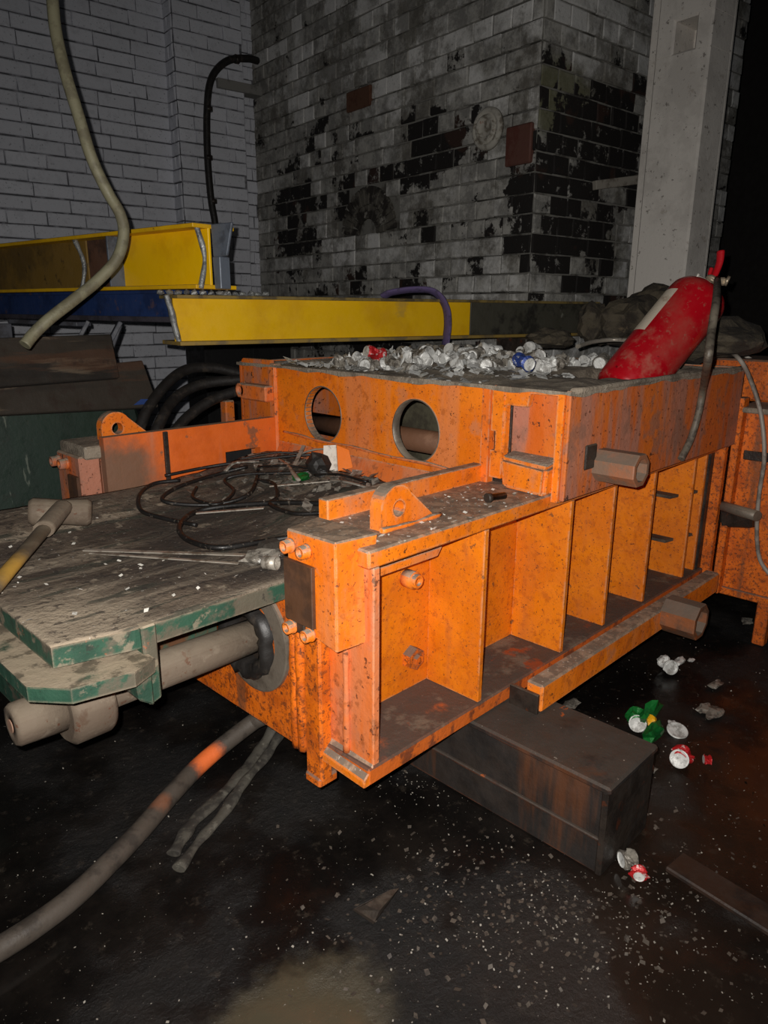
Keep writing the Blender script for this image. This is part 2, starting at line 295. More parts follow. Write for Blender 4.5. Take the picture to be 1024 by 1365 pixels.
# ------------------------------------------------------------------ object helpers
def thing(name, label, cat, loc=(0, 0, 0), group=None, kind=None):
    o = bpy.data.objects.new(name, None); COL.objects.link(o); o.location = V(loc); o.empty_display_size = .1
    if kind: o['kind'] = kind
    if label: o['label'] = label; o['category'] = cat
    if group: o['group'] = group
    return o
def wloc(o):
    p = V(o.location)
    while o.parent: o = o.parent; p += o.location
    return p
def obj(name, bm, m, parent=None, label=None, kind=None, cat=None, group=None, centre=True):
    me = bpy.data.meshes.new(name); bm.to_mesh(me); bm.free(); me.materials.append(m)
    o = bpy.data.objects.new(name, me); COL.objects.link(o)
    base = wloc(parent) if parent else V((0, 0, 0))
    c = V((0, 0, 0))
    if me.vertices:
        xs = [v.co for v in me.vertices]
        c = V((sum(v.x for v in xs), sum(v.y for v in xs), sum(v.z for v in xs)))/len(xs); c.z = min(v.z for v in xs)
    me.transform(Matrix.Translation(-c)); o.location = c-base
    if parent: o.parent = parent
    if label: o['label'] = label
    if cat: o['category'] = cat
    if kind: o['kind'] = kind
    if group: o['group'] = group
    return o
def bolt(bm, p, d, r=.014, ln=.02):
    lathe(bm, p, d, [(0, r*1.15), (ln*.3, r*1.15), (ln*.3, r), (ln, r), (ln, r*.6), (ln*.6, r*.55)], seg=12)
    return bm

# ================================================================== SETTING
fb = bmnew(); n_ = 60
x0f, x1f, y0f, y1f = -1.2, 9.0, -1.2, 9.5
vs = [[fb.verts.new((x0f+(x1f-x0f)*i/n_, y0f+(y1f-y0f)*j/n_, -.006+.010*noise.noise(V((i*.33, j*.33, 0))))) for j in range(n_+1)] for i in range(n_+1)]
for i in range(n_):
    for j in range(n_):
        f = fb.faces.new((vs[i][j], vs[i+1][j], vs[i+1][j+1], vs[i][j+1])); f.smooth = True
obj('floor', fb, FLOORM, kind='structure')

# walls: frame W1 (along the left and right walls), W2 (along the back wall), from the brick courses
A1 = math.radians(-6.648); W1 = V((math.cos(A1), math.sin(A1), 0)); W2 = V((-W1.y, W1.x, 0))
KW = 1.40; C1 = 4.645*KW; C2 = 2.6225*KW; C3 = 2.236*KW; PITCHB = .105
def brick_mat(name, base, mode, olive=None):
    t = NT(name)
    oi = t.n('ShaderNodeObjectInfo'); rnd = oi.outputs['Random']
    c = t.mix(t.ramp(rnd, 0, 1), tuple(x*.90 for x in base), base)
    c = t.mix(t.mth('MULTIPLY', t.ramp(t.noise(14, 5, .65), .5, .7), .5), c, tuple(x*.68 for x in base))
    c = t.mix(t.mth('MULTIPLY', t.ramp(t.noise(60, 4, .6, off=3), .63, .68), .7), c, tuple(x*.30 for x in base))
    if mode != 'left':
        big = t.noise(1.15, 5, .62, off=2.3); fine = t.noise(7, 6, .7, off=5)
        s = t.mth('ADD', t.mth('MULTIPLY', big, .7), t.mth('MULTIPLY', fine, .55))
        s = t.mth('ADD', s, t.mth('MULTIPLY', rnd, .34))
        reg = None
        for cc, r, sq, amt in mode:
            b_ = t.mth('MULTIPLY', t.ball(tuple(cc), r, .6, sq, .25), amt); reg = b_ if reg is None else t.mth('MAXIMUM', reg, b_)
        s = t.mth('SUBTRACT', t.mth('ADD', s, reg), .2) if reg else s
        grime = t.ramp(s, .46, .70); peel = t.ramp(s, .815, .85)
        c = t.mix(t.mth('MULTIPLY', grime, .74), c, t.mix(t.ramp(t.noise(9, 6, .75, off=11), .42, .58), lin((74, 70, 60)), lin((150, 147, 138))))
        c = t.mix(t.mth('MULTIPLY', t.ramp(t.noise(2.1, 6, .75, off=17), .50, .60), .62), c, lin((84, 78, 66)))
        if olive: c = t.mix(t.mth('MULTIPLY', t.ball(tuple(olive), .26, .3, (.9, 1, 1.2)), .8), c, lin((104, 104, 74)))
        flake = t.ramp(t.noise(11, 6, .75, off=8), .60, .64)
        dk = t.mix(t.ramp(t.noise(3, 3, .5, off=14), .58, .64), lin((28, 24, 22)), lin((56, 37, 29)))
        c = t.mix(t.mth('MULTIPLY', peel, t.mth('SUBTRACT', 1.0, t.mth('MULTIPLY', flake, .8))), c, dk)
    t.l(c, t.b.inputs['Base Color']); t.b.inputs['Roughness'].default_value = .8
    bp = t.n('ShaderNodeBump'); t.l(t.noise(38, 6, .65), bp.inputs['Height']); bp.inputs['Strength'].default_value = .6; bp.inputs['Distance'].default_value = .006
    t.l(bp.outputs[0], t.b.inputs['Normal'])
    return t.m
def onwall(px, py, nrm, c):
    d = ray(px, py); return EYE + d*((c-nrm.dot(EYE))/nrm.dot(d))
BL = brick_mat('left_wall_painted_brick', lin((222, 224, 232)), 'left')
mp = lambda px, py: onwall(px, py, W1, C2)
BM = brick_mat('back_wall_peeling_brick', lin((236, 235, 232)), [
    (mp(540, 205), .50, (1, .55, 1.9), .30), (mp(490, 260), .42, (1, .6, 1.4), .24), (mp(500, 300), .9, (1, .6, 1.1), .14), (mp(400, 300), .4, (1, .8, .8), .16), (mp(700, 270), .16, (1, 1, .35), .30), (mp(680, 75), .16, (1, .6, 1.4), .2)])
rp = lambda px, py: onwall(px, py, W2, C3)
BR_ = brick_mat('right_wall_peeling_brick', lin((222, 222, 220)), [(rp(800, 200), .55, (.7, 1, 1.3), .34), (rp(780, 290), .4, (1, 1, .8), .24), (rp(730, 300), .3, (1, 1, .7), .3)], olive=rp(745, 135))
def brick_mesh(lu, hz, dp, seed):
    """front-chamfered brick: u = local x, outward = local -y, z up; back face open"""
    rg = random.Random(seed); j = lambda a=.004: rg.uniform(-a, a); ch = .006
    bm = bmnew(); vs = []
    for (yy, ins) in ((dp, 0), (ch, 0), (0, ch)):
        for su, sz in ((-1, -1), (1, -1), (1, 1), (-1, 1)):
            vs.append(V((su*(lu/2-ins)+j(), yy+(j(.0035) if yy < dp else 0), sz*(hz/2-ins)+j(.003))))
    fs = []
    for r in (0, 4):
        for k in range(4): fs.append((r+k, r+(k+1) % 4, r+4+(k+1) % 4, r+4+k))
    fs.append((8, 9, 10, 11)); add_faces(bm, vs, fs); bmesh.ops.recalc_face_normals(bm, faces=bm.faces)
    me = bpy.data.meshes.new('brick'); bm.to_mesh(me); bm.free(); return me
JV = .005
def brick_face(parent, org, u, inward, ulen, z0, z1, mat, key, bond='stretch', keep=290, minz=0, budget=None, skip=None, pitch=PITCHB):
    """lay bricks on a plane: org at z=0, u along, inward into the wall"""
    cache = {}; items = []
    row = 0; z = z0
    while z < z1-.5*pitch:
        header = (bond == 'english' and row % 3) or bond == 'header'
        bl = .158 if header else (.316 if bond == 'english' else .300)
        x = -(bl/2 if (row % 2 and bond != 'english') else (.079*(row % 2) if header else .04*(row % 5))); 
        while x < ulen-.001:
            a, b = max(x, 0), min(x+bl, ulen)
            if b-a > .03:
                items.append(((a+b)/2, z+pitch/2, b-a-JV))
            x += bl
        z += pitch; row += 1
    scored = []
    for uc, zc, ln in items:
        p = org+u*uc+V((0, 0, zc))
        if skip and skip(p): continue
        q = proj(p); vis = q[2] > .2 and -25 < q[0] < 1049 and -20 < q[1] < 640 and zc > minz
        scored.append((-(ln*960*960/(q[2]**2)) if vis else 1, uc, zc, ln, p))
    scored.sort(key=lambda a: a[0])
    rest = []
    out = -inward; rot = Matrix(((u.x, inward.x, 0, 0), (u.y, inward.y, 0, 0), (0, 0, 1, 0), (0, 0, 0, 1)))
    base = wloc(parent); nn = 0
    rg = random.Random(key)
    for sc_, uc, zc, ln, p in scored:
        k = (round(ln, 2), rg.randrange(4))
        if k not in cache: cache[k] = brick_mesh(k[0] if abs(k[0]-ln) < .003 else ln, pitch-.009, .05, hash(k) % 999); cache[k].materials.append(mat)
        M = Matrix.Translation(p-inward*(.008+rg.uniform(0, .007))) @ rot
        if sc_ < 0 and nn < keep:
            o = bpy.data.objects.new('brick', cache[k]); COL.objects.link(o); o.parent = parent
            o.matrix_local = Matrix.Translation(-base) @ M; nn += 1
        else: rest.append((cache[k], M))
    if rest:
        bm = bmnew()
        for me, M in rest:
            c = me.copy(); c.transform(M); bm.from_mesh(c); bpy.data.meshes.remove(c)
        obj('brick_courses', bm, mat, parent, kind='stuff')
ZT = 4.35
def wallcore(name, a, b, nrm, th, mat, z1=ZT):
    """solid core behind the bricks from a to b, thickness th along nrm"""
    r = thing(name, None, None, (a+b)/2, kind='structure'); r.location.z = 0
    bm = bmnew(); n = nrm*th; a0 = V((a.x, a.y, 0)); b0 = V((b.x, b.y, 0)); zz = V((0, 0, z1))
    hexa(bm, [a0, b0, b0+n, a0+n, a0+zz, b0+zz, b0+n+zz, a0+n+zz], 0)
    obj('mortar_bed', bm, mat, r); return r
def WP(a, b): return W1*a+W2*b
PU0, PU1 = 2.035*KW, 2.48*KW; PD = .17
# left wall runs on past the frame's left edge
r = wallcore('wall_left', WP(-1.2, C1), WP(C2+.3, C1), W2, .3, MORTL)
brick_face(r, WP(.9, C1), W1, W2, PU0-.9, .35, ZT, BL, 3, keep=285)
brick_face(r, WP(PU1, C1), W1, W2, C2-PU1, .35, ZT, BL, 4, keep=0)
r['label'] = 'grey painted brick wall behind the stacked beams'
r = wallcore('wall_pilaster', WP(PU0, C1-PD), WP(PU1, C1-PD), W2, PD, MORTL)
brick_face(r, WP(PU0, C1-PD), W1, W2, PU1-PU0, .35, ZT, BL, 5, keep=120)
brick_face(r, WP(PU0, C1), -W2, W1, PD-.01, .35, ZT, BL, 6, bond='header', keep=60)
rk = wallcore('wall_back', WP(C2, C3), WP(C2, C1+.2), W1, .5, MORT)
UA, UB = onwall(430, 250, W1, C2), onwall(575, 250, W1, C2)
ac = mp(492, 312)
def in_arch(p):
    q = p-ac; return math.hypot(q.dot(W2), q.z) < .36 and q.z > -.02
redb = mp(482, 130); 
brick_face(rk, WP(C2, C3), W2, W1, C1-C3, .35, ZT, BM, 8, bond='english', keep=262, minz=1.36, skip=in_arch, pitch=.116)
ARCH = surf('arch_brick_dark', lin((96, 92, 84)), [('noise', lin((36, 31, 28)), 7, .44, .54, .9), ('noise', lin((160, 156, 148)), 12, .58, .64, .7)], rough=.9, bump=.6)
for ring, (rad, cnt, hh) in enumerate(((.28, 15, .13), (.16, 9, .10))):      # remains of a relieving arch
    for k in range(cnt):
        a = math.radians(8+164*k/(cnt-1)); c = ac+W2*math.cos(a)*rad+V((0, 0, math.sin(a)*rad))
        rd = W2*math.cos(a)+V((0, 0, math.sin(a))); tg = rd.cross(W1).normalized(); hw = (.024, .022)[ring]
        bm = bmnew(); o_ = c-W1*.022
        hexa(bm, [o_-tg*hw*.9-rd*hh/2, o_+tg*hw*.9-rd*hh/2, o_+tg*hw*.9-rd*hh/2+W1*.06, o_-tg*hw*.9-rd*hh/2+W1*.06,
                  o_-tg*hw*1.15+rd*hh/2, o_+tg*hw*1.15+rd*hh/2, o_+tg*hw*1.15+rd*hh/2+W1*.06, o_-tg*hw*1.15+rd*hh/2+W1*.06], .005)
        obj('arch_brick', bm, ARCH, rk)
WEND = onwall(975, 200, W2, C3).dot(W1)
rr = wallcore('wall_right', WP(C2, C3), WP(WEND, C3), W2, .5, MORT)
brick_face(rr, WP(C2, C3), W1, W2, WEND-C2, .35, ZT, BR_, 9, bond='english', keep=280, minz=1.36, pitch=.116)
# distant darkness is closed off by far walls so light does not leak in
VOID = surf('far_dark_wall', lin((40, 36, 34)), rough=.9)
farw = obj('wall_far', hexa(bmnew(), [V((8.8, -1, 0)), V((9, -1, 0)), V((9, 9.4, 0)), V((8.8, 9.4, 0)), V((8.8, -1, 5)), V((9, -1, 5)), V((9, 9.4, 5)), V((8.8, 9.4, 5))]), VOID, kind='structure')

# fixtures on the back wall (all fastened to it: parts of the wall)
c = mp(655, 173); bm = bmnew(); d = -W1
lathe(bm, c-W1*.02, d, [(0, .125), (.02, .125), (.035, .115), (.04, .10), (.028, .092), (.028, .082), (.045, .076), (.05, .066), (.03, .055), (.028, .03)], seg=32)
obj('round_flange', bm, surf('flaking_white_flange', lin((176, 172, 162)), [('noise', lin((96, 86, 72)), 12, .5, .62, .8), ('noise', lin((130, 66, 34)), 16, .62, .68, .8)], rough=.8, bump=.5), rk, label='round white concentric pipe flange')
REDPL = surf('red_brown_cover', lin((100, 64, 54)), [('noise', lin((90, 42, 32)), 9, .5, .62, .7), ('streak', lin((160, 150, 140)), 12, .64, .68, .7)], rough=.8, bump=.5)
def slab_on_back(px0, px1, py0, py1, pr, m, nm, lab):
    p = mp((px0+px1)/2, (py0+py1)/2); hw = abs((mp(px0, py0)-mp(px1, py0)).dot(W2))/2; hh = abs(mp(px0, py0).z-mp(px0, py1).z)/2
    bm = bmnew(); a = p-W1*pr
    hexa(bm, [a-W2*hw-V((0, 0, hh)), a+W2*hw-V((0, 0, hh)), a+W2*hw-V((0, 0, hh))+W1*(pr+.04), a-W2*hw-V((0, 0, hh))+W1*(pr+.04),
              a-W2*hw+V((0, 0, hh)), a+W2*hw+V((0, 0, hh)), a+W2*hw+V((0, 0, hh))+W1*(pr+.04), a-W2*hw+V((0, 0, hh))+W1*(pr+.04)], .008)
    obj(nm, bm, m, rk, label=lab)
slab_on_back(678, 712, 168, 220, .035, REDPL, 'cover_plate', 'red-brown square plate at the corner')
slab_on_back(465, 497, 119, 146, .03, surf('bare_orange_brick', lin((100, 68, 50)), [('noise', lin((84, 50, 34)), 14, .5, .62, .8)], rough=.9), 'bare_brick', 'bare orange-red brick')

# concrete column in front of the right wall
cw0 = atd(861, 200, 4.4); cb = atd(931, 200, 4.4)
base = thing('concrete_column', 'tall pale concrete column with a square pocket near its top', 'column', V((cw0.x, cw0.y, 0)))
E0 = V((cw0.x, cw0.y, 0)); d_ = (V((cb.x, cb.y, 0))-E0); 
cu = -W2; ray_r = ray(931, 200); # light face runs along the back wall's direction
def cross2(P, d, Q, e):
    den = d.x*e.y-d.y*e.x; t = ((Q.x-P.x)*e.y-(Q.y-P.y)*e.x)/den; return t
cl = cross2(E0, cu, EYE, ray_r)
sd = cross2(E0+cu*cl, W1, EYE, ray(962, 200))
E1 = E0+cu*cl; E2 = E1+W1*sd; E3 = E0+W1*sd
ze = 4.6
pz0 = onwall(915, 66, W1, E0.dot(W1)).z; pz1 = onwall(915, 24, W1, E0.dot(W1)).z
pu0 = (onwall(899, 45, W1, E0.dot(W1))-E0).dot(cu); pu1 = (onwall(927, 45, W1, E0.dot(W1))-E0).dot(cu)
bm = bmnew()
def cbox(bm, u0, u1, v0, v1, z0, z1, bev=.012):
    P = lambda u_, v_, z_: E0+cu*u_+W1*v_+V((0, 0, z_))
    hexa(bm, [P(u0, v0, z0), P(u1, v0, z0), P(u1, v1, z0), P(u0, v1, z0), P(u0, v0, z1), P(u1, v0, z1), P(u1, v1, z1), P(u0, v1, z1)], bev)
cbox(bm, 0, cl, .22, sd, 0, ze); cbox(bm, 0, cl, 0, .24, 0, pz0); cbox(bm, 0, cl, 0, .24, pz1, ze); cbox(bm, 0, pu0, 0, .24, pz0-.02, pz1+.02); cbox(bm, pu1, cl, 0, .24, pz0-.02, pz1+.02)
obj('shaft', bm, CONC, base)
bm = bmnew(); wl_ = .075
cbox(bm, -wl_, 0, .05, sd, 0, ze, .008); obj('rebate_strip', bm, CONC, base)

# bracket bar and hose beside the column
p0 = rp(787, 248); p1 = rp(852, 240)-W2*.15
t = thing('wall_bracket_bar', 'pale horizontal bar jutting from the peeling wall to the column', 'bar', p0)
obj('bar', bar(bmnew(), p0-W2*.03, p1, .04, .055), surf('pale_bar', lin((150, 144, 134)), [('noise', lin((90, 80, 70)), 14, .5, .64, .7)], rough=.8), t)
pts = [rp(834, 236)-W2*.08, rp(843, 262)-W2*.10, rp(848, 300)-W2*.10, rp(846, 335)-W2*.09, rp(838, 365)-W2*.08, rp(834, 392)-W2*.08, rp(830, 470)-W2*.08]
obj('wall_cable', T(pts, .018), surf('grey_cable', lin((84, 80, 76)), rough=.8), cat='cable', label='dull grey cable hanging down beside the concrete column')

# black pipe arching up the left wall, concrete shelf
PW = lambda px, py, o=.1: onwall(px, py, W2, C1-PD-o)
pts = [PW(343, 81, .06), PW(330, 78), PW(306, 80), PW(288, 94), PW(279, 115), PW(276, 150), PW(276, 190), PW(278, 230), PW(282, 270), PW(287, 300), PW(290, 345), PW(291, 368)]
t = thing('black_pipe', 'black pipe arching down the painted brick pilaster', 'pipe', pts[-1])
obj('pipe', T(pts, .030, seg=12), RUBBER, t)
for px, py in ((278, 210), (284, 268), (316, 79), (278, 145)):
    p = PW(px, py); obj('pipe_clip', L(p-V((0, 0, .02)), (0, 0, 1), [(0, .036), (.035, .036)], seg=12) if px < 300 else L(p-W1*.02, W1, [(0, .036), (.035, .036)], seg=12), DSTEEL, t)
p0 = PW(286, 112, -.02); p1 = PW(345, 124, -.02)
t = thing('stone_ledge', 'short pale stone ledge behind the black arching pipe', 'ledge', p0)
obj('slab', bar(bmnew(), p0, p1, .14, .075), surf('pale_ledge', lin((140, 138, 134)), [('noise', lin((90, 86, 80)), 10, .5, .64, .7)], rough=.9), t)
# low dark bench along the left wall behind the beams
p0 = onwall(275, 377, W2, C1-.45); p1 = onwall(350, 377, W2, C1-.45)
t = thing('low_dark_cupboard', 'low black metal cupboard against the wall behind the yellow beams', 'cupboard', V((p0.x, p0.y, 0)))
e_ = onwall(462, 377, W2, C1-.45)
e_ = V((min(e_.x, (W1*(C2-.05)+W2*(C1-.45)).x), 0, 0))
q0 = W1*(2.75)+W2*(C1-.62); q1 = W1*(C2-.06)+W2*(C1-.62); hz = 1.40+.10
bm = bmnew(); nrm = W2*.4
hexa(bm, [V((q0.x, q0.y, 0)), V((q1.x, q1.y, 0)), V((q1.x, q1.y, 0))+nrm, V((q0.x, q0.y, 0))+nrm, V((q0.x, q0.y, hz)), V((q1.x, q1.y, hz)), V((q1.x, q1.y, hz))+nrm, V((q0.x, q0.y, hz))+nrm], .01)
BLK = surf('black_cupboard_paint', lin((26, 25, 26)), [('noise', lin((52, 50, 50)), 12, .58, .68, .7)], rough=.7)
obj('carcass', bm, BLK, t)
for k in range(2):
    a = q0+(q1-q0)*(.06+.47*k)-W2*.012; b = q0+(q1-q0)*(.47+.47*k)-W2*.012
    obj('door', hexa(bmnew(), [V((a.x, a.y, .3)), V((b.x, b.y, .3)), V((b.x, b.y, .3))+W2*.012, V((a.x, a.y, .3))+W2*.012, V((a.x, a.y, hz-.05)), V((b.x, b.y, hz-.05)), V((b.x, b.y, hz-.05))+W2*.012, V((a.x, a.y, hz-.05))+W2*.012], .004), BLK, t)
# ================================================================== THE ORANGE PRESS
pr = thing('hydraulic_baling_press', 'large orange steel baling press with dusty grey top and open ribbed side bays', 'machine', (2.1, 1.5, .27))
X0, Y0, ZB, ZT0 = 1.06, 1.09, .27, .88
obj('bottom_flange', B(X0, 3.12, Y0, 1.36, ZB, .318, bev=.005), GUS, pr, label='orange bottom flange under dark grime')
obj('top_flange', B(X0, 3.12, Y0, 1.36, .835, ZT0, bev=.005), OR, pr)
obj('end_plate', B(1.078, 1.10, 1.093, 1.36, .318, .835, bev=.003), ORW, pr)
obj('bottom_lip', hexa(bmnew(), [V((1.045, 1.092, .27)), V((1.08, 1.092, .27)), V((1.08, 1.265, .275)), V((1.045, 1.265, .275)), V((1.045, 1.092, .292)), V((1.08, 1.092, .325)), V((1.08, 1.265, .33)), V((1.045, 1.265, .30))], .003), OR, pr)
obj('web_plate', B(1.10, 3.12, 1.292, 1.312, .318, .835, bev=.001), ORF, pr)
for x, y1 in ((1.50, Y0+.006), (1.94, Y0+.006), (2.232, Y0+.012), (2.54, Y0+.012), (on(928, 615, 1, 1.105).x, Y0+.015), (3.04, Y0+.02)):
    obj('rib', B(x, x+.018, y1, 1.292, .318, .835, bev=.002), ORF, pr)
for z in (.66, .47):
    obj('gusset', plate('z', z, .012, [(2.86, 1.292), (3.04, 1.292), (3.04, 1.13), (2.86, 1.17)]), GRIME, pr, label='dusty horizontal gusset between the last ribs')
obj('dark_post', B(3.058, 3.10, 1.10, 1.20, .318, .835, bev=.004), DSTEEL, pr, label='dark rusted vertical bar in the last bay')
obj('end_post', B(3.10, 3.15, 1.062, 1.30, .24, .86, bev=.004), ORR, pr)
# first bay: angle shelf, pin and nut
obj('angle_shelf', hexa(bmnew(), [V((1.10, 1.175, .765)), V((1.40, 1.175, .765)), V((1.40, 1.292, .775)), V((1.10, 1.292, .775)), V((1.10, 1.175, .79)), V((1.42, 1.175, .79)), V((1.42, 1.292, .82)), V((1.10, 1.292, .82))], .003), OR, pr)
p = on(556, 775, 1, 1.25); obj('bolt', L(V((p.x, 1.292, p.z)), (0, -1, 0), [(0, .026), (.035, .026), (.035, .02), (.05, .02), (.05, .012), (.04, .011)], seg=16), OR, pr)
p = on(554, 878, 1, 1.27); obj('nut', L(V((p.x, 1.292, p.z)), (0, -1, 0), [(0, .036), (.028, .034), (.028, .018), (.04, .016)], seg=6, flats=True), ORR, pr)
# lifting lugs
def lug(y, th, xl, zb, sgn=1):
    cx, cz, r = xl+.062, zb+.056, .056
    out = [(cx+r*math.cos(math.radians(a)), cz+r*math.sin(math.radians(a))) for a in range(35, 181, 9)]
    out += [(cx-r, zb), (xl+.195, zb), (xl+.195, zb+.012)]
    return plate('y', y, th, out, [circ(cx+.004, cz-.004, .021, 20)])
obj('lifting_lug', lug(1.175, .042, on(500, 708, 2, ZT0).x, ZT0-.004), OR, pr)
obj('lug_weld', T([(1.18, 1.17, .885), (1.28, 1.168, .883), (1.40, 1.17, .884)], .007, wob=.6), OR, pr)
obj('lifting_lug', lug(2.50, .04, on(137, 575, 1, 2.5).x-.01, .93), OR, pr)
# guide rails
obj('guide_rail', B(1.155, 1.86, 1.338, 1.375, .878, .935, bev=.003), OR, pr)
obj('guide_rail_lower', B(1.10, 1.86, 1.345, 1.375, .60, .878, bev=.002), ORW, pr)
bm = plate('y', 2.38, .035, [(1.055, .64), (1.78, .64), (1.78, .975), (1.055, .975)], [[(1.535, .80), (1.70, .80), (1.70, .862), (1.535, .862)]])
WORN = surf('orange_rail_scuffed', lin((226, 106, 34)), [('noise', lin((206, 92, 26)), 6, .45, .62, .6), ('ball', lin((104, 88, 72)), atx(150, 640, 1.1), .16, .35, (1, 1, 1), .9), ('noise', lin((120, 88, 66)), 9, .60, .66, .8), ('streak', lin((190, 128, 98)), 7, .55, .7, .6), ('dust', DUST, 8, .2, .42, .9)], rough=.6, bump=.4)
obj('far_guide_rail', bm, WORN, pr)
obj('slot_shade_sheet', B(1.50, 1.74, 2.50, 2.51, .70, .90, bev=.001), BLK, pr)  # black sheet added behind the rail slot, standing in for the shade inside
obj('rail_joint', B(1.275, 1.292, 2.370, 2.382, .64, .972, bev=.002), DSTEEL, pr)
obj('far_beam', B(1.06, 1.86, 2.56, 2.66, .27, .93, bev=.006), ORS, pr)
obj('far_beam_cap', B(1.0, 1.20, 2.41, 2.62, .90, .945, bev=.006), DEB, pr, label='dust-covered cap of the far side beam')
obj('far_bracket', B(.985, 1.06, 2.43, 2.62, .60, .91, bev=.006), ORS, pr)
obj('far_wear_plate', B(.975, .986, 2.44, 2.52, .68, .84, bev=.002), BROWNPL, pr)
for y, z in ((2.60, .875), (2.53, .875)):
    obj('bolt', bolt(bmnew(), (.985, y, z), (-1, 0, 0), .018, .03), ORS, pr)
# corner bracket with the brown wear plate
BX = 1.0
obj('corner_bracket', hexa(bmnew(), [V((BX, 1.135, .635)), V((1.08, 1.12, .64)), V((1.08, 1.325, .66)), V((BX, 1.305, .665)), V((BX, 1.135, .905)), V((1.12, 1.12, .905)), V((1.12, 1.335, .90)), V((BX, 1.31, .90))], .004), OR, pr)
obj('wear_plate', B(BX-.012, BX, 1.205, 1.31, .675, .83, bev=.002), BROWNPL, pr)
for y, z in ((1.293, .862), (1.233, .862), (1.293, .655), (1.225, .655)):
    obj('bolt', bolt(bmnew(), (BX, y, z), (-1, 0, 0), .016, .024), OR, pr)
obj('bracket_clip', B(BX-.006, BX+.02, 1.245, 1.275, .645, .675, bev=.003), DSTEEL, pr)
obj('front_post', B(1.04, 1.08, 1.245, 1.310, .205, .64, bev=.006), ORR, pr)
obj('post_foot', B(1.035, 1.10, 1.248, 1.310, .192, .222, bev=.006), ORR, pr)
for y in (1.328, 1.352): obj('weld_pipe', T([(1.05, y, .27), (1.047, y, .45), (1.05, y, .655)], .016, wob=.25), ORR, pr)
obj('corner_weld', T([(1.074, 1.185, .32), (1.072, 1.183, .5), (1.074, 1.186, .83)], .009, wob=.5), ORW, pr)
# gland plate round the ram rod
RY, RZ = 1.585, .503
obj('gland_plate', plate('x', 1.062, .03, [(1.36, .255), (1.90, .255), (1.90, .70), (1.36, .70)], [circ(RY, RZ, .10)]), ORR, pr)
obj('gland_ring', L((1.064, 1.555, .525), (-1, 0, 0), [(0, .165), (.012, .165), (.014, .160), (.014, .112), (.0, .110)], seg=48, caps=False, flats=True), GREY, pr, label='dusty grey ring round the rod opening')
sb = bmnew(); rg = random.Random(4)
pf = [(RY+.01-(.0), 0)]
ro = [(.118+.010*noise.noise(V((k*.7, 1, 2)))+rg.uniform(-.007, .007)) for k in range(40)]
for lay, (xx, f0) in enumerate(((1.040, 1.0), (1.030, .93), (1.036, .62))):
    pass
rings = []
for xx, f0 in ((1.060, 1.04), (1.036, 1.0), (1.028, .86), (1.040, .64), (1.10, .60)):
    rings.append([sb.verts.new((xx+rg.uniform(-.002, .002), RY-.005+math.cos(2*math.pi*k/40)*ro[k]*f0, RZ+.006+math.sin(2*math.pi*k/40)*ro[k]*f0)) for k in range(40)])
for a, b in zip(rings, rings[1:]):
    for k in range(40): sb.faces.new((a[k], a[(k+1) % 40], b[(k+1) % 40], b[k])).smooth = True
bmesh.ops.recalc_face_normals(sb, faces=sb.faces)
obj('rod_seal', sb, RUBBER, pr, label='ragged black rubber seal')
obj('gland_sleeve', L((1.30, RY, RZ), (-1, 0, 0), [(0, .11), (.22, .11)], seg=32), DSTEEL, pr)
# press box
XP = 1.80
h1 = (2.105, 1.012); h2 = (1.625, 1.005)
obj('front_plate', plate('x', XP, .03, [(1.345, .76), (2.40, .76), (2.40, 1.178), (1.345, 1.178)], [circ(*h1, .104, 40), circ(*h2, .107, 40)]), OR, pr)
for c_ in (h1, h2):
    obj('hole_rim', lathe(bmnew(), (XP+.001, c_[0], c_[1]), (-1, 0, 0), [(0, .1085), (.003, .108), (.003, .1042), (-.03, .1042)], seg=40, caps=False), GREY, pr)
obj('weld_seam', T([(XP-.003, y, .895+.02*(y-1.35)+.003*math.sin(y*17)) for y in [1.35+.1*k for k in range(11)]], .006, wob=.6), ORW, pr)
obj('throat_sill', hexa(bmnew(), [V((1.74, 1.36, .70)), V((1.80, 1.36, .70)), V((1.80, 2.38, .70)), V((1.74, 2.38, .70)), V((1.765, 1.36, .80)), V((1.80, 1.36, .88)), V((1.80, 2.38, .88)), V((1.765, 2.38, .80))], .004), ORW, pr)
obj('corner_column', B(XP-.012, XP+.03, 2.385, 2.43, .76, 1.188, bev=.008), ORW, pr)
out = [(2.43, .91), (2.632, .93), (2.632, 1.175)] + [(2.612+.02*math.cos(math.radians(a)), 1.178+.022*math.sin(math.radians(a))) for a in (20, 50, 80)] + [(2.43, 1.20)]
obj('side_wing_plate', plate('x', XP, .022, out), ORS, pr)
obj('wing_bracket', B(XP-.05, XP, 2.40, 2.575, 1.035, 1.10, bev=.006), ORW, pr)
obj('wing_bolt', bolt(bmnew(), (XP-.02, 2.585, 1.07), (-1, 0, 0), .03, .03), ORW, pr)
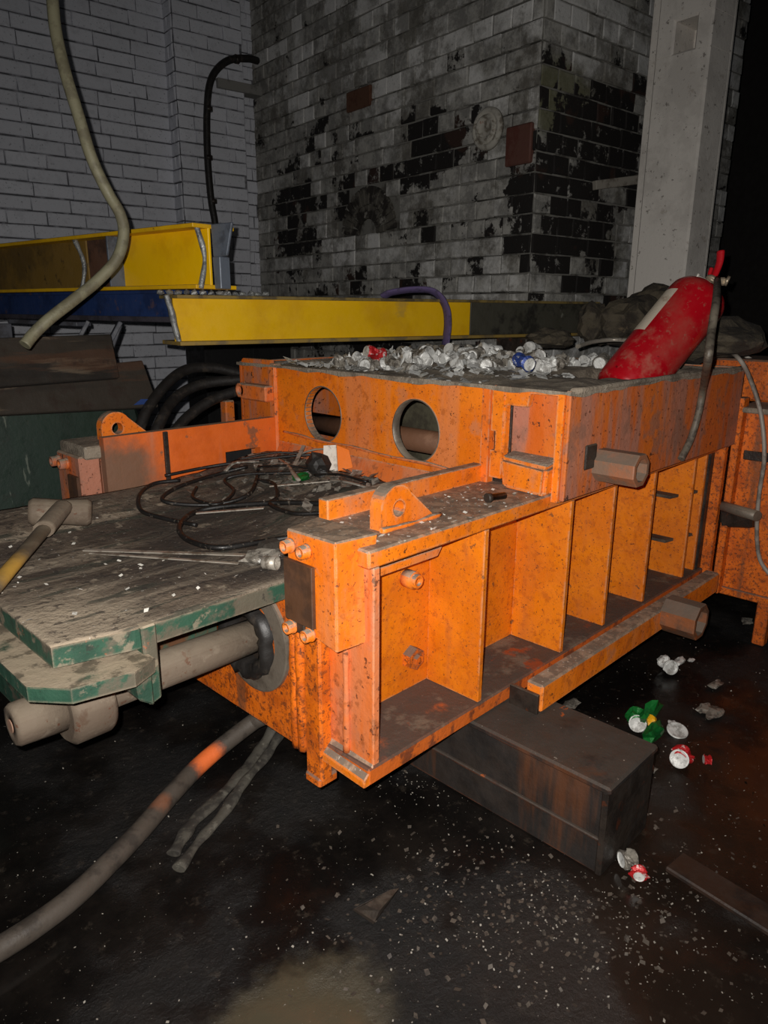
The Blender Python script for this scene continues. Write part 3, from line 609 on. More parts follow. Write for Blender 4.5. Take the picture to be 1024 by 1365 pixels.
# strips between front plate and side bay
obj('joint_strip', plate('x', XP-.006, .03, [(1.315, .86), (1.345, .86), (1.345, 1.18), (1.315, 1.18)]), ORW, pr)
obj('joint_strip', plate('x', XP-.004, .03, [(1.265, .90), (1.309, .90), (1.309, .985), (1.292, .985), (1.292, 1.045), (1.309, 1.045), (1.309, 1.18), (1.265, 1.18)]), OR, pr)
obj('slot_backing', B(XP+.03, XP+.04, 1.26, 1.35, .86, 1.17, bev=.001), DSTEEL, pr)
op = [(1.265, .98), (1.265, 1.180), (1.063, 1.180), (1.063, .86), (1.085, .86), (1.085, 1.168), (1.175, 1.168), (1.183, 1.128), (1.258, 1.128), (1.258, .98)]
obj('side_bay_frame', plate('x', XP-.002, .022, op), OR, pr)
obj('bay_back_plate', hexa(bmnew(), [V((1.84, 1.09, .97)), V((2.10, 1.09, .97)), V((2.10, 1.10, .97)), V((1.84, 1.34, .97)), V((1.84, 1.09, 1.17)), V((2.10, 1.09, 1.17)), V((2.10, 1.10, 1.17)), V((1.84, 1.34, 1.17))], .001), ORS, pr)
obj('bay_shelf', hexa(bmnew(), [V((1.755, 1.085, .875)), V((2.0, 1.085, .875)), V((2.0, 1.285, .875)), V((1.775, 1.245, .875)), V((1.765, 1.085, .965)), V((2.0, 1.085, 1.0)), V((2.0, 1.285, 1.0)), V((1.785, 1.270, .972))], .012, 2), OR, pr)
obj('shelf_dust', hexa(bmnew(), [V((1.775, 1.088, .966)), V((2.0, 1.088, 1.0)), V((2.0, 1.27, 1.0)), V((1.792, 1.255, .970)), V((1.785, 1.09, .972)), V((2.0, 1.09, 1.012)), V((2.0, 1.27, 1.012)), V((1.80, 1.25, .977))], .002), DEB, pr)
obj('side_plate', B(XP, 3.15, 1.045, 1.062, .865, 1.185, bev=.004), ORS, pr)
obj('side_plate_lip', T([(XP+.01, 1.045, 1.183), (2.4, 1.043, 1.186), (3.15, 1.045, 1.182)], .009, wob=.4), DEB, pr)
obj('box_end_plate', B(3.13, 3.15, 1.062, 2.65, .30, 1.185, bev=.003), ORS, pr)
obj('box_far_plate', B(XP, 3.15, 2.632, 2.65, .30, 1.185, bev=.003), ORS, pr)
obj('inner_floor', B(XP+.04, 3.12, 1.38, 2.62, .60, .63, bev=.002), GRIME, pr)
obj('inner_back_plate', B(2.42, 2.44, 1.36, 2.63, .63, 1.10, bev=.002), surf('inner_box_steel', lin((92, 88, 70)), [('noise', lin((62, 56, 46)), 8, .45, .62, .8)], rough=.7), pr)
p = on(556, 583, 0, 2.05)
PIPEBR = surf('brown_rusty_pipe', lin((120, 84, 62)), [('noise', lin((150, 112, 88)), 8, .5, .66, .7)], rough=.6)
obj('cross_pipe', L((2.07, 1.345, p.z-.015), (0, 1, 0), [(0, .045), (1.26, .045)], seg=20), PIPEBR, pr)
obj('side_beam', B(1.65, 2.98, .978, 1.035, ZB, .358, bev=.006), OR, pr)
obj('side_beam_end', B(1.636, 1.649, .984, 1.082, ZB-.012, .330, bev=.002), DSTEEL, pr, label='dark steel end of the lower side beam')
# stub axles
def stub(p, r, ln, col, nm, hole=.6, seg=16):
    d = V((0, -1, 0)); s_ = thing(nm, None, None); bpy.data.objects.remove(s_)
    obj(nm, L(p, d, [(0, r), (.014, r), (ln*.97, r), (ln, r*.97), (ln, r*hole), (ln*.6, r*hole)], seg=seg, flats=True), col, pr)
stub(V((2.0, 1.046, .95)), .052, .135, surf('grimy_orange_stub', lin((150, 96, 66)), [('noise', lin((116, 96, 80)), 12, .4, .6, .9), ('noise', lin((208, 104, 30)), 9, .58, .68, .8), ('dust', DUSTD, 8, .2, .42, .9)], rough=.6, bump=.4), 'pivot_stub', seg=8, hole=.7)
stub(V((2.49, .98, .33)), .068, .125, surf('grimy_orange_stub_low', lin((140, 84, 50)), [('noise', lin((96, 72, 56)), 12, .4, .6, .9), ('noise', lin((200, 96, 20)), 9, .58, .68, .8), ('dust', DUSTD, 8, .2, .42, .9)], rough=.6, bump=.4), 'pivot_stub_lower', hole=.75, seg=8)
obj('stub_patch', B(1.90, 1.965, 1.038, 1.046, .945, 1.02, bev=.004), DSTEEL, pr)
# wide rear section on the right
XR = 3.2
obj('rear_cross_plate', B(XR, XR+.022, .25, 1.042, .215, 1.0, bev=.004), ORR, pr)
obj('rear_top_flange', B(XR-.05, XR+.35, .25, 1.07, 1.0, 1.022, bev=.004), DEB, pr, label='dusty rear top flange')
obj('rear_return_plate', B(3.15, XR+.01, 1.03, 1.06, .20, 1.06, bev=.003), ORR, pr)
obj('rear_bottom_bar', B(XR-.012, XR+.03, .25, 1.05, .19, .225, bev=.004), ORR, pr)
obj('rear_box', B(XR+.20, XR+.55, .35, 1.35, 1.022, 1.20, bev=.008), ORR, pr)
obj('rear_leg', B(XR-.01, XR+.04, on(1010, 850, 0, XR).y-.03, on(1010, 850, 0, XR).y+.02, 0, .20, bev=.004), ORR, pr)
# latch pin
la = on(948, 670, 0, XR-.02); lb = on(1010, 688, 0, XR-.14)
obj('latch_pin', L(la, (lb-la), [(0, .022), ((lb-la).length, .022)], seg=12), GREY, pr, label='grey steel latch pin')
obj('latch_block', hexa(bmnew(), [V(p_) for p_ in ((XR-.04, la.y-.18, .52), (XR, la.y-.20, .52), (XR, la.y-.05, .50), (XR-.05, la.y-.06, .50), (XR-.07, la.y-.19, .575), (XR, la.y-.20, .59), (XR, la.y-.04, .60), (XR-.06, la.y-.05, .585))], .008), DSTEEL, pr)
obj('latch_patch', B(XR-.008, XR, la.y-.20, la.y-.10, .80, .84, bev=.003), DSTEEL, pr)

# dusty top of the press box: heaped surface with a hollow where the extinguisher leans
XB = aty(826, 526, 1.30); XT = atd(941, 385, (XB-EYE).dot(FW)+.02); XA = (XT-XB).normalized()
PIT = XB+XA*((1.12-XB.z)/XA.z)
def heap_z(x, y):
    z = 1.165+.022*noise.noise(V((x*3, y*3, 1)))+.012*noise.noise(V((x*11, y*11, 4)))
    z += .03*math.exp(-(((x-2.55)/.35)**2+((y-2.05)/.4)**2))
    e = min(x-XP, 3.14-x, y-1.05, 2.645-y); z = z if e > .06 else 1.183+(z-1.183)*max(e, 0)/.06
    d = math.hypot((x-PIT.x)/1.3, y-PIT.y)
    if d < .19: z -= .24*(1-(d/.19)**3)
    return z
hb = bmnew(); NX, NY = 90, 100
g = [[hb.verts.new((XP-.014+1.364*i/NX, 1.038+1.609*j/NY, heap_z(XP+1.35*i/NX, 1.047+1.60*j/NY))) for j in range(NY+1)] for i in range(NX+1)]
for i in range(NX):
    for j in range(NY): hb.faces.new((g[i][j], g[i+1][j], g[i+1][j+1], g[i][j+1])).smooth = True
# skirt
edge = [g[i][0] for i in range(NX+1)]+[g[NX][j] for j in range(1, NY+1)]+[g[i][NY] for i in range(NX-1, -1, -1)]+[g[0][j] for j in range(NY-1, 0, -1)]
lo = [hb.verts.new((v.co.x, v.co.y, 1.170+.010*noise.noise(v.co*14))) for v in edge]
for k in range(len(edge)): hb.faces.new((edge[k], lo[k], lo[(k+1) % len(edge)], edge[(k+1) % len(edge)]))
bmesh.ops.recalc_face_normals(hb, faces=hb.faces)
o = obj('rubble_dust', hb, DEB, kind='stuff', label='thick grey dust and rubble covering the press box top', cat='rubble')

# ================================================================== RAM CARRIAGE (green, dust covered)
rc = thing('ram_carriage', 'green dust-covered ram table with a thick steel rod entering the press', 'ram', (.8, 1.8, .4))
ZD = .735; XC = .478
bm = bmnew(); NXd, NYd = 60, 60
def deck_z(x, y):
    z = ZD + .004*noise.noise(V((x*9, y*9, 0)))
    sm = lambda u: max(0, min(1, u))**2*(3-2*max(0, min(1, u)))
    k1 = .085*sm((x-1.15)/.55)*sm((y-1.42)/.25); k2 = .055*sm((y-2.0)/.32)
    z += max(k1, k2)+.35*min(k1, k2)
    if x > 1.1: z += .012*noise.noise(V((x*16, y*16, 2)))*sm((x-1.1)/.3)
    return z
xs = [XC+(1.77-XC)*i/NXd for i in range(NXd+1)]
yn = lambda x: 1.385+max(0, .64-x)*.25
gy = [[bm.verts.new((x, yn(x)+(2.375-yn(x))*j/NYd, deck_z(x, yn(x)+(2.375-yn(x))*j/NYd))) for j in range(NYd+1)] for x in xs]
for i in range(NXd):
    for j in range(NYd): bm.faces.new((gy[i][j], gy[i+1][j], gy[i+1][j+1], gy[i][j+1])).smooth = True
ed = [gy[i][0] for i in range(NXd+1)]+[gy[NXd][j] for j in range(1, NYd+1)]+[gy[i][NYd] for i in range(NXd-1, -1, -1)]+[gy[0][j] for j in range(NYd-1, 0, -1)]
lo = [bm.verts.new((v.co.x, v.co.y, ZD-.012)) for v in ed]
for k in range(len(ed)): bm.faces.new((ed[k], lo[k], lo[(k+1) % len(ed)], ed[(k+1) % len(ed)]))
bmesh.ops.recalc_face_normals(bm, faces=bm.faces)
obj('deck_dust', bm, DECK, rc, label='dusty oily top of the ram table')
obj('deck_plate', plate('z', ZD-.05, .046, [(XC, 1.423), (.64, 1.383), (1.77, 1.383), (1.77, 2.375), (XC, 2.375)]), GREEN, rc)
def dk(px, py, off=0.0):
    d = ray(px, py); t_ = .9
    while t_ < 5:
        p = EYE+d*t_
        if p.z < (deck_z(p.x, p.y) if p.x < 1.80 else .80)+off or p.x > 1.79: return p
        t_ += .004
    return EYE+d*3
# stepped flange around the near end
zf = .672
obj('end_flange', plate('z', zf-.034, .034, [(.478, 1.34), (.60, 1.315), (.66, 1.345), (.66, 1.5), (.50, 1.5), (.50, 2.375), (.418, 2.375), (.418, 1.41)], bev=.006), GREEN, rc)
obj('end_cheek', hexa(bmnew(), [V((.655, 1.372, .545)), V((.685, 1.372, .555)), V((.685, 1.47, .555)), V((.655, 1.47, .545)), V((.65, 1.372, .737)), V((.685, 1.372, .738)), V((.685, 1.40, .738)), V((.65, 1.40, .737))], .004), GREEN, rc)
obj('cheek_foot', hexa(bmnew(), [V((.625, 1.36, .575)), V((.66, 1.36, .55)), V((.66, 1.45, .55)), V((.625, 1.45, .575)), V((.62, 1.36, .64)), V((.66, 1.36, .64)), V((.66, 1.45, .64)), V((.62, 1.45, .64))], .004), GREEN, rc)
obj('ram_body', B(.62, 1.05, 1.72, 2.10, .46, .685, bev=.004), MOTTLE, rc, label='mottled rust and blue ram body')
obj('red_hose_stub', L((.98, 1.715, .60), (0, -1, 0), [(0, .05), (.03, .05)], seg=14), surf('faded_red_paint', lin((150, 40, 34)), rough=.6), rc)
obj('rear_body', B(.53, .62, 1.72, 2.36, .36, .66, bev=.012), GREEN, rc)
obj('ram_rod', L((.60, RY, RZ), (1, 0, 0), [(0, .049), (.60, .049)], seg=36), ROD, rc)
obj('rod_collar', L((.535, RY, RZ-.004), (1, 0, 0), [(0, .078), (.012, .092), (.090, .092), (.10, .087)], seg=36), ROD, rc)
obj('rod_end', L((.535, RY, RZ-.002), (-1, 0, 0), [(0, .055), (.100, .050), (.108, .044), (.108, .016), (.102, .014)], seg=32), ROD, rc)
obj('rod_end_pin', L((.437, RY, RZ-.002), (-1, 0, 0), [(0, .018), (.012, .016)], seg=16), surf('pinkish_pin', lin((164, 130, 110)), rough=.5), rc)

# ================================================================== FLOOR SUPPORT BLOCK
a = on(814, 1053, 2, .268); b = on(877, 1001, 2, .268)
bx0, bx1, by0, by1 = a.x, b.x+.03, a.y, 1.60
sp_ = thing('steel_support_box', 'dark rusty steel box beam on the floor carrying the orange press', 'support beam', ((bx0+bx1)/2, 1.2, 0))
SUP = surf('rusty_support_steel', lin((46, 38, 33)), [('worn', lin((128, 66, 30)), 9, .40, .5, .9), ('noise', lin((30, 26, 24)), 6, .42, .58, .85), ('streak', lin((92, 54, 30)), 6, .56, .68, .8), 
    ('dust', lin((66, 58, 51)), 7, .25, .45, .9), ('dust', lin((166, 82, 30)), 9, .64, .67, .9), ('dust', lin((190, 180, 166)), 60, .66, .70, .8)], rough=.7, bump=.5, bscale=40)
obj('top_plate', B(bx0, bx1, by0, by1, .246, .268, bev=.006), SUP, sp_)
obj('side_web', B(bx0+.012, bx0+.03, by0+.01, by1, .0, .246, bev=.002), SUP, sp_)
obj('far_web', B(bx1-.03, bx1-.012, by0+.01, by1, .0, .246, bev=.002), SUP, sp_)
obj('end_plate', B(bx0+.005, bx1-.005, by0+.006, by0+.024, .0, .250, bev=.004), DSTEEL, sp_)
obj('web_seam', bar(bmnew(), (bx0+.008, by0+.02, .105), (bx0+.008, by1, .11), .012, .010), SUP, sp_)

# ================================================================== THINGS ON THE DECK
hz_ = ZD+.018
ha = dk(38, 682, .05); hb_ = dk(122, 683, .05)
t = thing('sledgehammer', 'dusty sledgehammer with worn yellow-brown handle lying on the ram table', 'hammer', (ha+hb_)/2)
dd = (hb_-ha)
obj('head', L(ha, dd, [(0, .034), (.012, .042), (dd.length*.30, .040), (dd.length*.5, .038), (dd.length*.70, .040), (dd.length-.012, .042), (dd.length, .034)], seg=12), ROD, t)
p1 = dk(84, 676, .075); p2 = dk(-45, 826, .020)
obj('handle', T([p1, p1.lerp(p2, .3), p1.lerp(p2, .65), p2], lambda u: .024-.004*math.sin(u*3), seg=12, flat=.75), HW, t)
q = p1.lerp(p2, .06); q2 = p1.lerp(p2, .26)
obj('handle_sleeve', T([p1, q, q2], .029, seg=12, flat=.8), ROD, t)
def lying(pts, r, z=None, **k): return T([dk(x, y, r+.001+((z or ZD)-ZD)*.5) for x, y in pts], r, **k)
k_cable = 'cable coils on the ram table'
obj('cable_coil', lying([(240, 640), (205, 645), (186, 660), (188, 680), (215, 690), (262, 700)], .007, z=ZD+.015), CABLE, label='black cable loop curling at the far left of the ram table', cat='cable', group=k_cable)
obj('cable_coil', lying([(330, 622), (290, 632), (240, 648), (216, 665), (240, 672), (290, 672), (330, 660), (342, 640), (345, 620)], .007, z=ZD+.02), CABLE, label='black cable making the middle oval loop on the ram table', cat='cable', group=k_cable)
obj('cable_coil', lying([(440, 672), (380, 670), (310, 674), (262, 682), (240, 700), (248, 718), (290, 730), (350, 722), (400, 714)], .0085, z=ZD+.012), CABLE, label='thick black cable making the nearest wide loop on the ram table', cat='cable', group=k_cable)
obj('cable_coil', lying([(262, 650), (258, 664), (290, 672), (312, 655), (300, 640), (330, 632), (400, 630), (440, 624)], .006, z=ZD+.03), CABLE, label='small inner black cable loop within the coil on the ram table', cat='cable', group=k_cable)
obj('cable_coil', lying([(220, 634), (280, 622), (350, 612), (420, 606), (450, 612)], .006, z=ZD+.03), CABLE, label='black cable running along the foot of the far guide rail', cat='cable', group=k_cable)
obj('cable_coil', lying([(345, 640), (365, 645), (370, 662), (360, 672), (390, 684), (430, 684)], .007, z=ZD+.02), CABLE, label='black cable kinked beside the foil scraps on the ram table', cat='cable', group=k_cable)
obj('steel_strap', bar(bmnew(), dk(112, 733, .008), dk(372, 741, .012), .016, .003, bev=0), STRIPM, label='upper of two thin bright steel strips lying on the ram table', cat='strip', group='bright strips on the ram table')
obj('steel_strap', bar(bmnew(), dk(120, 737, .008), dk(318, 751, .008), .010, .003, bev=0), STRIPM, label='lower of two thin bright steel strips lying on the ram table', cat='strip', group='bright strips on the ram table')
for a_, b_, r_, lab in (((360, 648), (452, 640), .004, 'pale strip across the cable coil beside the green scrap'), ((262, 684), (352, 677), .004, 'pale strip inside the nearest wide cable loop'),
                        ((392, 622), (405, 594), .006, 'short pale strip standing up from the scrap heap'), ((410, 620), (452, 600), .006, 'pale stick at the back of the scrap heap')):
    za = ZD+.02; zb_ = ZD+.02+(.05 if r_ == .006 else 0)
    obj('pale_strip', bar(bmnew(), dk(*a_, za-ZD), dk(*b_, zb_-ZD), .014, .004, bev=0), STRIPM, label=lab, cat='strip')
def crumple(c, r, seed, sq=(1, 1, .6), sub=2, amt=.45, fr=14):
    bm = bmnew(); bmesh.ops.create_icosphere(bm, subdivisions=sub, radius=1)
    for v in bm.verts:
        n = v.co.normalized(); f = 1+amt*noise.noise(n*1.7+V((seed*3.1, seed, 0)))*1.6
        v.co = V((n.x*sq[0], n.y*sq[1], n.z*sq[2]))*r*f+V(c)
    return bm
p = dk(350, 742, .015); obj('foil_wad', crumple(p, .05, 3, (1.3, .8, .4)), ALUD, label='grimy crumpled foil wad at the end of the steel strips', cat='scrap')
p = dk(360, 728, .03); obj('brown_chunk', hexa(bmnew(), [p+V(v)*.038 for v in ((-1, -.5, -.5), (1, -.6, -.5), (1.1, .5, -.5), (-.9, .6, -.5), (-.8, -.5, .4), (.9, -.5, .3), (.8, .5, .5), (-.8, .5, .4))], .006), SACK, label='small brown chunk on the ram table beside the orange bracket', cat='chunk')
p = dk(350, 750, .018); obj('metal_cup', L(p, V((.4, -.9, .1)), [(0, .012), (.006, .018), (.045, .019), (.045, .016), (.02, .012)], seg=18), STRIPM, label='bright small metal cup lying on the ram table edge', cat='cup')
p = dk(442, 612, .05)
t = thing('paper_scrap', 'orange and white torn paper scrap on the scrap heap', 'paper', p)
obj('white_side', hexa(bmnew(), [p+V(v) for v in ((-.05, -.01, -.03), (0, -.03, -.04), (.004, -.03, -.04), (-.046, -.006, -.03), (-.02, .02, .05), (.02, 0, .05), (.024, 0, .05), (-.016, .024, .05))]), WHITE, t)
obj('orange_side', hexa(bmnew(), [p+V(v) for v in ((.002, -.034, -.04), (.05, -.06, -.03), (.054, -.056, -.03), (.006, -.03, -.04), (.022, -.004, .05), (.06, -.03, .03), (.064, -.026, .03), (.026, 0, .05))]), surf('orange_paper', lin((232, 120, 30)), rough=.6), t)
p = dk(424, 618, .05); obj('black_rag', crumple(p, .045, 9, (.8, .8, 1)), RUBBER, label='small black rubber lump beside the orange paper scrap', cat='scrap')
p = dk(402, 636, .02); obj('green_scrap', crumple(p, .03, 5, (1.2, .8, .5)), CGRN, label='small green scrap among the cables on the ram table', cat='scrap')
rg = random.Random(77)
for k, (a_, b_, m_, lab) in enumerate((((318, 612), (400, 604), CABLE, 'black strip at the left back of the scrap heap'), ((345, 622), (436, 628), CABLE, 'black strip in the middle of the scrap heap'), ((395, 607), (455, 598), STRIPM, 'pale strip along the back of the scrap heap'),
        ((372, 612), (398, 640), STRIPM, 'short pale strip across the scrap heap'), ((440, 640), (505, 655), ALUD, 'foil strip at the right of the scrap heap'), ((420, 633), (490, 642), CABLE, 'black strip right of the green scrap'), ((300, 628), (345, 615), ALUD, 'foil strip at the far left of the scrap heap'))):
    pa, pb = dk(*a_, .025), dk(*b_, .03); mid = (pa+pb)/2+V((rg.uniform(-.02, .02), rg.uniform(-.02, .02), .012))
    obj('scrap_strip', T([pa, mid, pb], .008, seg=6, flat=.5, wob=.4), m_, label=lab, cat='strip')
# scattered flakes of foil and swarf
def flakes(name, spots, mat, lab, size=(.004, .014), zoff=.004, cat='debris'):
    rg = random.Random(len(spots)); bm = bmnew()
    for p in spots:
        s = rg.uniform(*size); a = rg.uniform(0, 6.28); e = rg.uniform(.4, 1.6); tl = rg.uniform(-.5, .5)
        ux = V((math.cos(a), math.sin(a), tl))*s*e; uy = V((-math.sin(a), math.cos(a), rg.uniform(-.5, .5)))*s
        vv = [bm.verts.new(V(p)+V((0, 0, zoff+s*.4))+ux*i+uy*j) for i, j in ((-1, -.6), (.8, -1), (1, .7), (-.5, 1))]; bm.faces.new(vv)
    return obj(name, bm, mat, kind='stuff', label=lab, cat=cat)
rg = random.Random(5)
sp1 = []
for k in range(460):
    px, py = rg.gauss(400, 62), rg.gauss(632, 22)
    p = dk(px, py)
    if XC < p.x < 1.77 and 1.4 < p.y < 2.36: p.z = deck_z(p.x, p.y)+.003; sp1.append(p)
flakes('foil_flakes', sp1, ALUD, 'foil and swarf flakes scattered among the cables on the table', (.004, .02))
sp2 = []
for k in range(120):
    p = dk(rg.uniform(0, 380), rg.uniform(670, 830))
    if XC < p.x < 1.0 and 1.4 < p.y < 2.3: p.z = deck_z(p.x, p.y); sp2.append(p)
flakes('pale_flakes', sp2, WHITE, 'tiny pale flakes scattered over the ram table top', (.002, .006))
sp2 = []
for k in range(160):
    p = V((rg.uniform(1.1, 1.78), rg.uniform(1.10, 1.33), ZT0)); sp2.append(p)
flakes('flange_flakes', sp2, WHITE, 'tiny pale flakes on the dusty top flange by the lifting lug', (.002, .006), .001)
p = on(662, 662, 2, ZT0+.014); d = V((.9, -.25, 0)).normalized()
obj('loose_bolt', lathe(bmnew(), p-d*.035, d, [(0, .014), (.014, .014), (.014, .010), (.065, .010)], seg=8), DSTEEL, label='short rusty bolt lying on the dusty top flange', cat='bolt')

# ================================================================== CANS
def can_mesh(name, seed, mats, crush=.5, r=.037, h=.135):
    """dented drinks can lying along +x: body with folds, end disc is slot 1"""
    bm = bmnew(); rg = random.Random(seed); seg = 16
    prof = [(0, .75), (.03, .86), (.09, 1), (.25, .98), (.4, .9), (.55, 1), (.72, .92), (.9, 1), (.96, .88), (1, .8)]
    rings = []
    for i, (t, f) in enumerate(prof):
        ring = []
        for k in range(seg):
            a = 2*math.pi*k/seg; dn = noise.noise(V((math.cos(a)*1.3+seed*5, math.sin(a)*1.3, t*3.3)))
            mid = math.sin(math.pi*t); rr = r*f*(1+1.1*crush*dn*mid)
            ring.append(bm.verts.new((t*h*(1-.45*crush), math.cos(a)*rr, math.sin(a)*rr*(1-.55*crush*mid))))
        rings.append(ring)
    for a, b in zip(rings, rings[1:]):
        for k in range(seg): bm.faces.new((a[k], a[(k+1) % seg], b[(k+1) % seg], b[k]))
    c = rings[0]
    i1 = [bm.verts.new((.004, v.co.y*.86, v.co.z*.86)) for v in c]
    for k in range(seg): f = bm.faces.new((c[k], i1[k], i1[(k+1) % seg], c[(k+1) % seg])); f.material_index = 1
    f = bm.faces.new(i1); f.material_index = 1; f = bm.faces.new(rings[-1]); f.material_index = 1
    bmesh.ops.recalc_face_normals(bm, faces=bm.faces)
    me = bpy.data.meshes.new(name); bm.to_mesh(me); bm.free()
    for m in mats: me.materials.append(m)
    return me
HM = [can_mesh('crushed_can', 10+k, [m, ALU], cr) for k, (m, cr) in enumerate(((ALU, 1.0), (ALUD, 1.3), (ALU, .7), (ALUD, 1.0), (ALU, 1.5), (ALUD, .6)))]
HMC = [can_mesh('crushed_can', 30, [CRED, ALU], .5), can_mesh('crushed_can', 31, [CBLU, ALU], .8), can_mesh('crushed_can', 32, [ALU, ALU], .2)]
def put_can(me, p, rz, ry=0, rx=0, label=None, group=None, sc=1):
    o = bpy.data.objects.new('crushed_can', me); COL.objects.link(o)
    o.location = p; o.rotation_euler = (rx, ry, rz); o.scale = (sc,)*3
    o['label'] = label; o['category'] = 'can'
    if group: o['group'] = group
    return o
rg = random.Random(21); cnt = 0
for k in range(150):
    px = rg.uniform(455, 812); u = (px-455)/357
    lo_, hi_ = 489+6*u, 463+8*abs(u-.6)
    py = hi_+(lo_-hi_)*rg.random()**.7
    p = atz(px, py, 1.185)
    if not (1.86 < p.x < 3.05 and 1.12 < p.y < 2.5) or math.hypot((p.x-PIT.x)/1.35, p.y-PIT.y) < .22: continue
    p.z = heap_z(p.x, p.y)+.022
    zone = ('left end' if px < 560 else 'middle' if px < 680 else 'right end')+(' near edge' if py > (lo_+hi_)/2 else ' back')
    lab = {'l': 'at the left end', 'm': 'in the middle', 'r': 'at the right end'}[zone[0]]+(' near the front edge' if 'edge' in zone else ' towards the yellow beam')
    put_can(rg.choice(HM), p, rg.uniform(0, 6.28), rg.uniform(-.4, .4), rg.uniform(0, 6.28), 'crushed silver can in the heap, '+lab, 'crushed silver cans heaped on the press box, '+lab, rg.uniform(.55, .95)); cnt += 1
for me, px, py, rz, lab in ((HMC[2], 668, 470, 2.6, 'upright-facing silver can end beside the red can on the heap'), (HMC[0], 690, 458, .5, 'red drinks can on top of the silver can heap'),
                            (HMC[1], 706, 486, 1.2, 'blue printed can at the near edge of the heap'), (HMC[2], 716, 468, 3.3, 'round silver can lying just right of the red can'), (HMC[0], 512, 474, 2.9, 'flattened red can at the left of the heap')):
    p = atz(px, py, 1.215); put_can(me, p, rz, -.2, .5, lab, None, .85)
sp3 = []
for k in range(900):
    p = atz(rg.uniform(380, 860), rg.uniform(470, 500), 1.19)
    if 1.82 < p.x < 3.1 and 1.07 < p.y < 2.6 and math.hypot((p.x-PIT.x)/1.35, p.y-PIT.y) > .26: p.z = heap_z(p.x, p.y)+.003; sp3.append(p)
flakes('can_shreds', sp3, ALU, 'shredded bright foil bits strewn among the heaped cans', (.004, .022))
# cans on the floor, each with its end as a part
def floor_can(px, py, m, rz, label, crush=.9, seed=1, sc=1, lid=True, tilt=0, ex=None):
    p = atz(px, py, .03); t = thing('crushed_can', label, 'can', V((p.x, p.y, 0)))
    me = can_mesh('body', seed, [m, ALU], crush); o = bpy.data.objects.new('body', me); COL.objects.link(o); o.parent = t
    o.location = (0, 0, .03); o.rotation_euler = (0, tilt, rz); o.scale = (sc,)*3
    if lid:
        d = V((-math.cos(rz), -math.sin(rz), .35+tilt)).normalized()
        bm = lathe(bmnew(), V((0, 0, .032))+d*.001, d, [(0, .026), (.004, .030), (.006, .029), (.002, .024), (.002, .004)], seg=20)
        me2 = bpy.data.meshes.new('can_end'); bm.to_mesh(me2); bm.free(); me2.materials.append(ALU)
        o2 = bpy.data.objects.new('can_end', me2); COL.objects.link(o2); o2.parent = t
    if ex: ex(t, p)
    return t
def tears(t, p):
    for k, (dx, dy, l_) in enumerate(((.03, .05, .05), (.06, -.01, .06), (.10, -.04, .03))):
        bm = crumple(p+V((dx, dy, .012)), l_*.5, k+7, (1.3, .6, .35)); obj('torn_strip', bm, ALU, t)
floor_can(894, 890, ALU, .9, 'torn silver can end nearest under the lower orange stub', 1.1, 41, .8, ex=tears)
floor_can(850, 965, CGRN, .5, 'torn green and yellow can behind the steel support box', .9, 42, .9, ex=lambda t, p: (
    obj('can_wing', crumple(p+V((.05, -.02, .03)), .045, 3, (1.3, .5, .9)), CGRN, t), obj('yellow_print', crumple(p+V((.004, -.045, .03)), .02, 4, (1, .8, .9)), YP, t), obj('can_wing', crumple(p+V((-.03, -.07, .015)), .05, 8, (1.2, .5, .5)), CGRN, t)))
p = atz(903, 972, .01); t = thing('can_lid', 'flat round silver can lid right of the green can', 'can lid', V((p.x, p.y, 0)))
obj('disc', L(V((p.x, p.y, 0)), V((-.25, -.25, 1)), [(.002, .034), (.008, .036), (.010, .033), (.007, .028), (.008, .002)], seg=24), ALU, t)
obj('tab', crumple(V((p.x+.03, p.y+.03, .008)), .014, 2, (1, 1, .4)), ALU, t)
floor_can(906, 1012, CRED, .2, 'red can with a round silver end below the flat lid', 1.0, 43, .75)
floor_can(948, 1013, CRED, 2.2, 'small crushed red can, the rightmost on the floor', 1.4, 44, .45, lid=False)
floor_can(828, 1146, ALUD, -.6, 'crumpled silver can at the foot of the steel support box', 1.3, 45, .7, lid=False)
floor_can(852, 1169, CRED, .4, 'crushed red and white can nearest the lens below the support box', 1.3, 46, .5, lid=False)
p = atz(850, 988, .01)
for k, (px, py, r, lab) in enumerate(((940, 944, .03, 'pale crumpled scrap on the floor right of the torn can end'), (952, 950, .035, 'second pale scrap on the floor beside the first'), (955, 912, .03, 'thin foil scrap up the floor past the torn can end'),
                                      (868, 1026, .02, 'tiny reddish scrap under the red can'), (762, 938, .03, 'greenish foil scrap behind the support box top'), (995, 828, .03, 'pale foil scrap on the floor by the rear orange plate'))):
    p = atz(px, py, .008); obj('foil_scrap', crumple(p, r, k+20, (1.4, .7, .25)), ALUD, label=lab, cat='scrap')
# floor specks
sp4 = []; rg = random.Random(11)
for k in range(950):
    m_ = rg.random()
    if m_ < .45: px, py = rg.gauss(740, 130), rg.gauss(1220, 60)
    elif m_ < .62: px, py = rg.gauss(575, 45), rg.gauss(1030, 22)
    elif m_ < .78: px, py = rg.uniform(780, 1020), rg.uniform(820, 1100)
    else: px, py = rg.uniform(0, 1024), rg.uniform(900, 1365)
    if py < 780: continue
    p = atz(px, py, 0)
    if bx0-.01 < p.x < bx1 and p.y > by0-.02: continue
    sp4.append(p)
flakes('floor_specks', sp4, surf('dull_speck', lin((150, 144, 134)), rough=.6), 'tiny pale specks of swarf and foil over the black floor', (.0008, .0026), .003)
sp5 = [atz(rg.gauss(720, 150), rg.gauss(1200, 70), 0) for k in range(700)]
GRIT = surf('dark_grit', lin((84, 76, 68)), [('noise', lin((48, 42, 38)), 40, .5, .6, .8)], rough=.5)
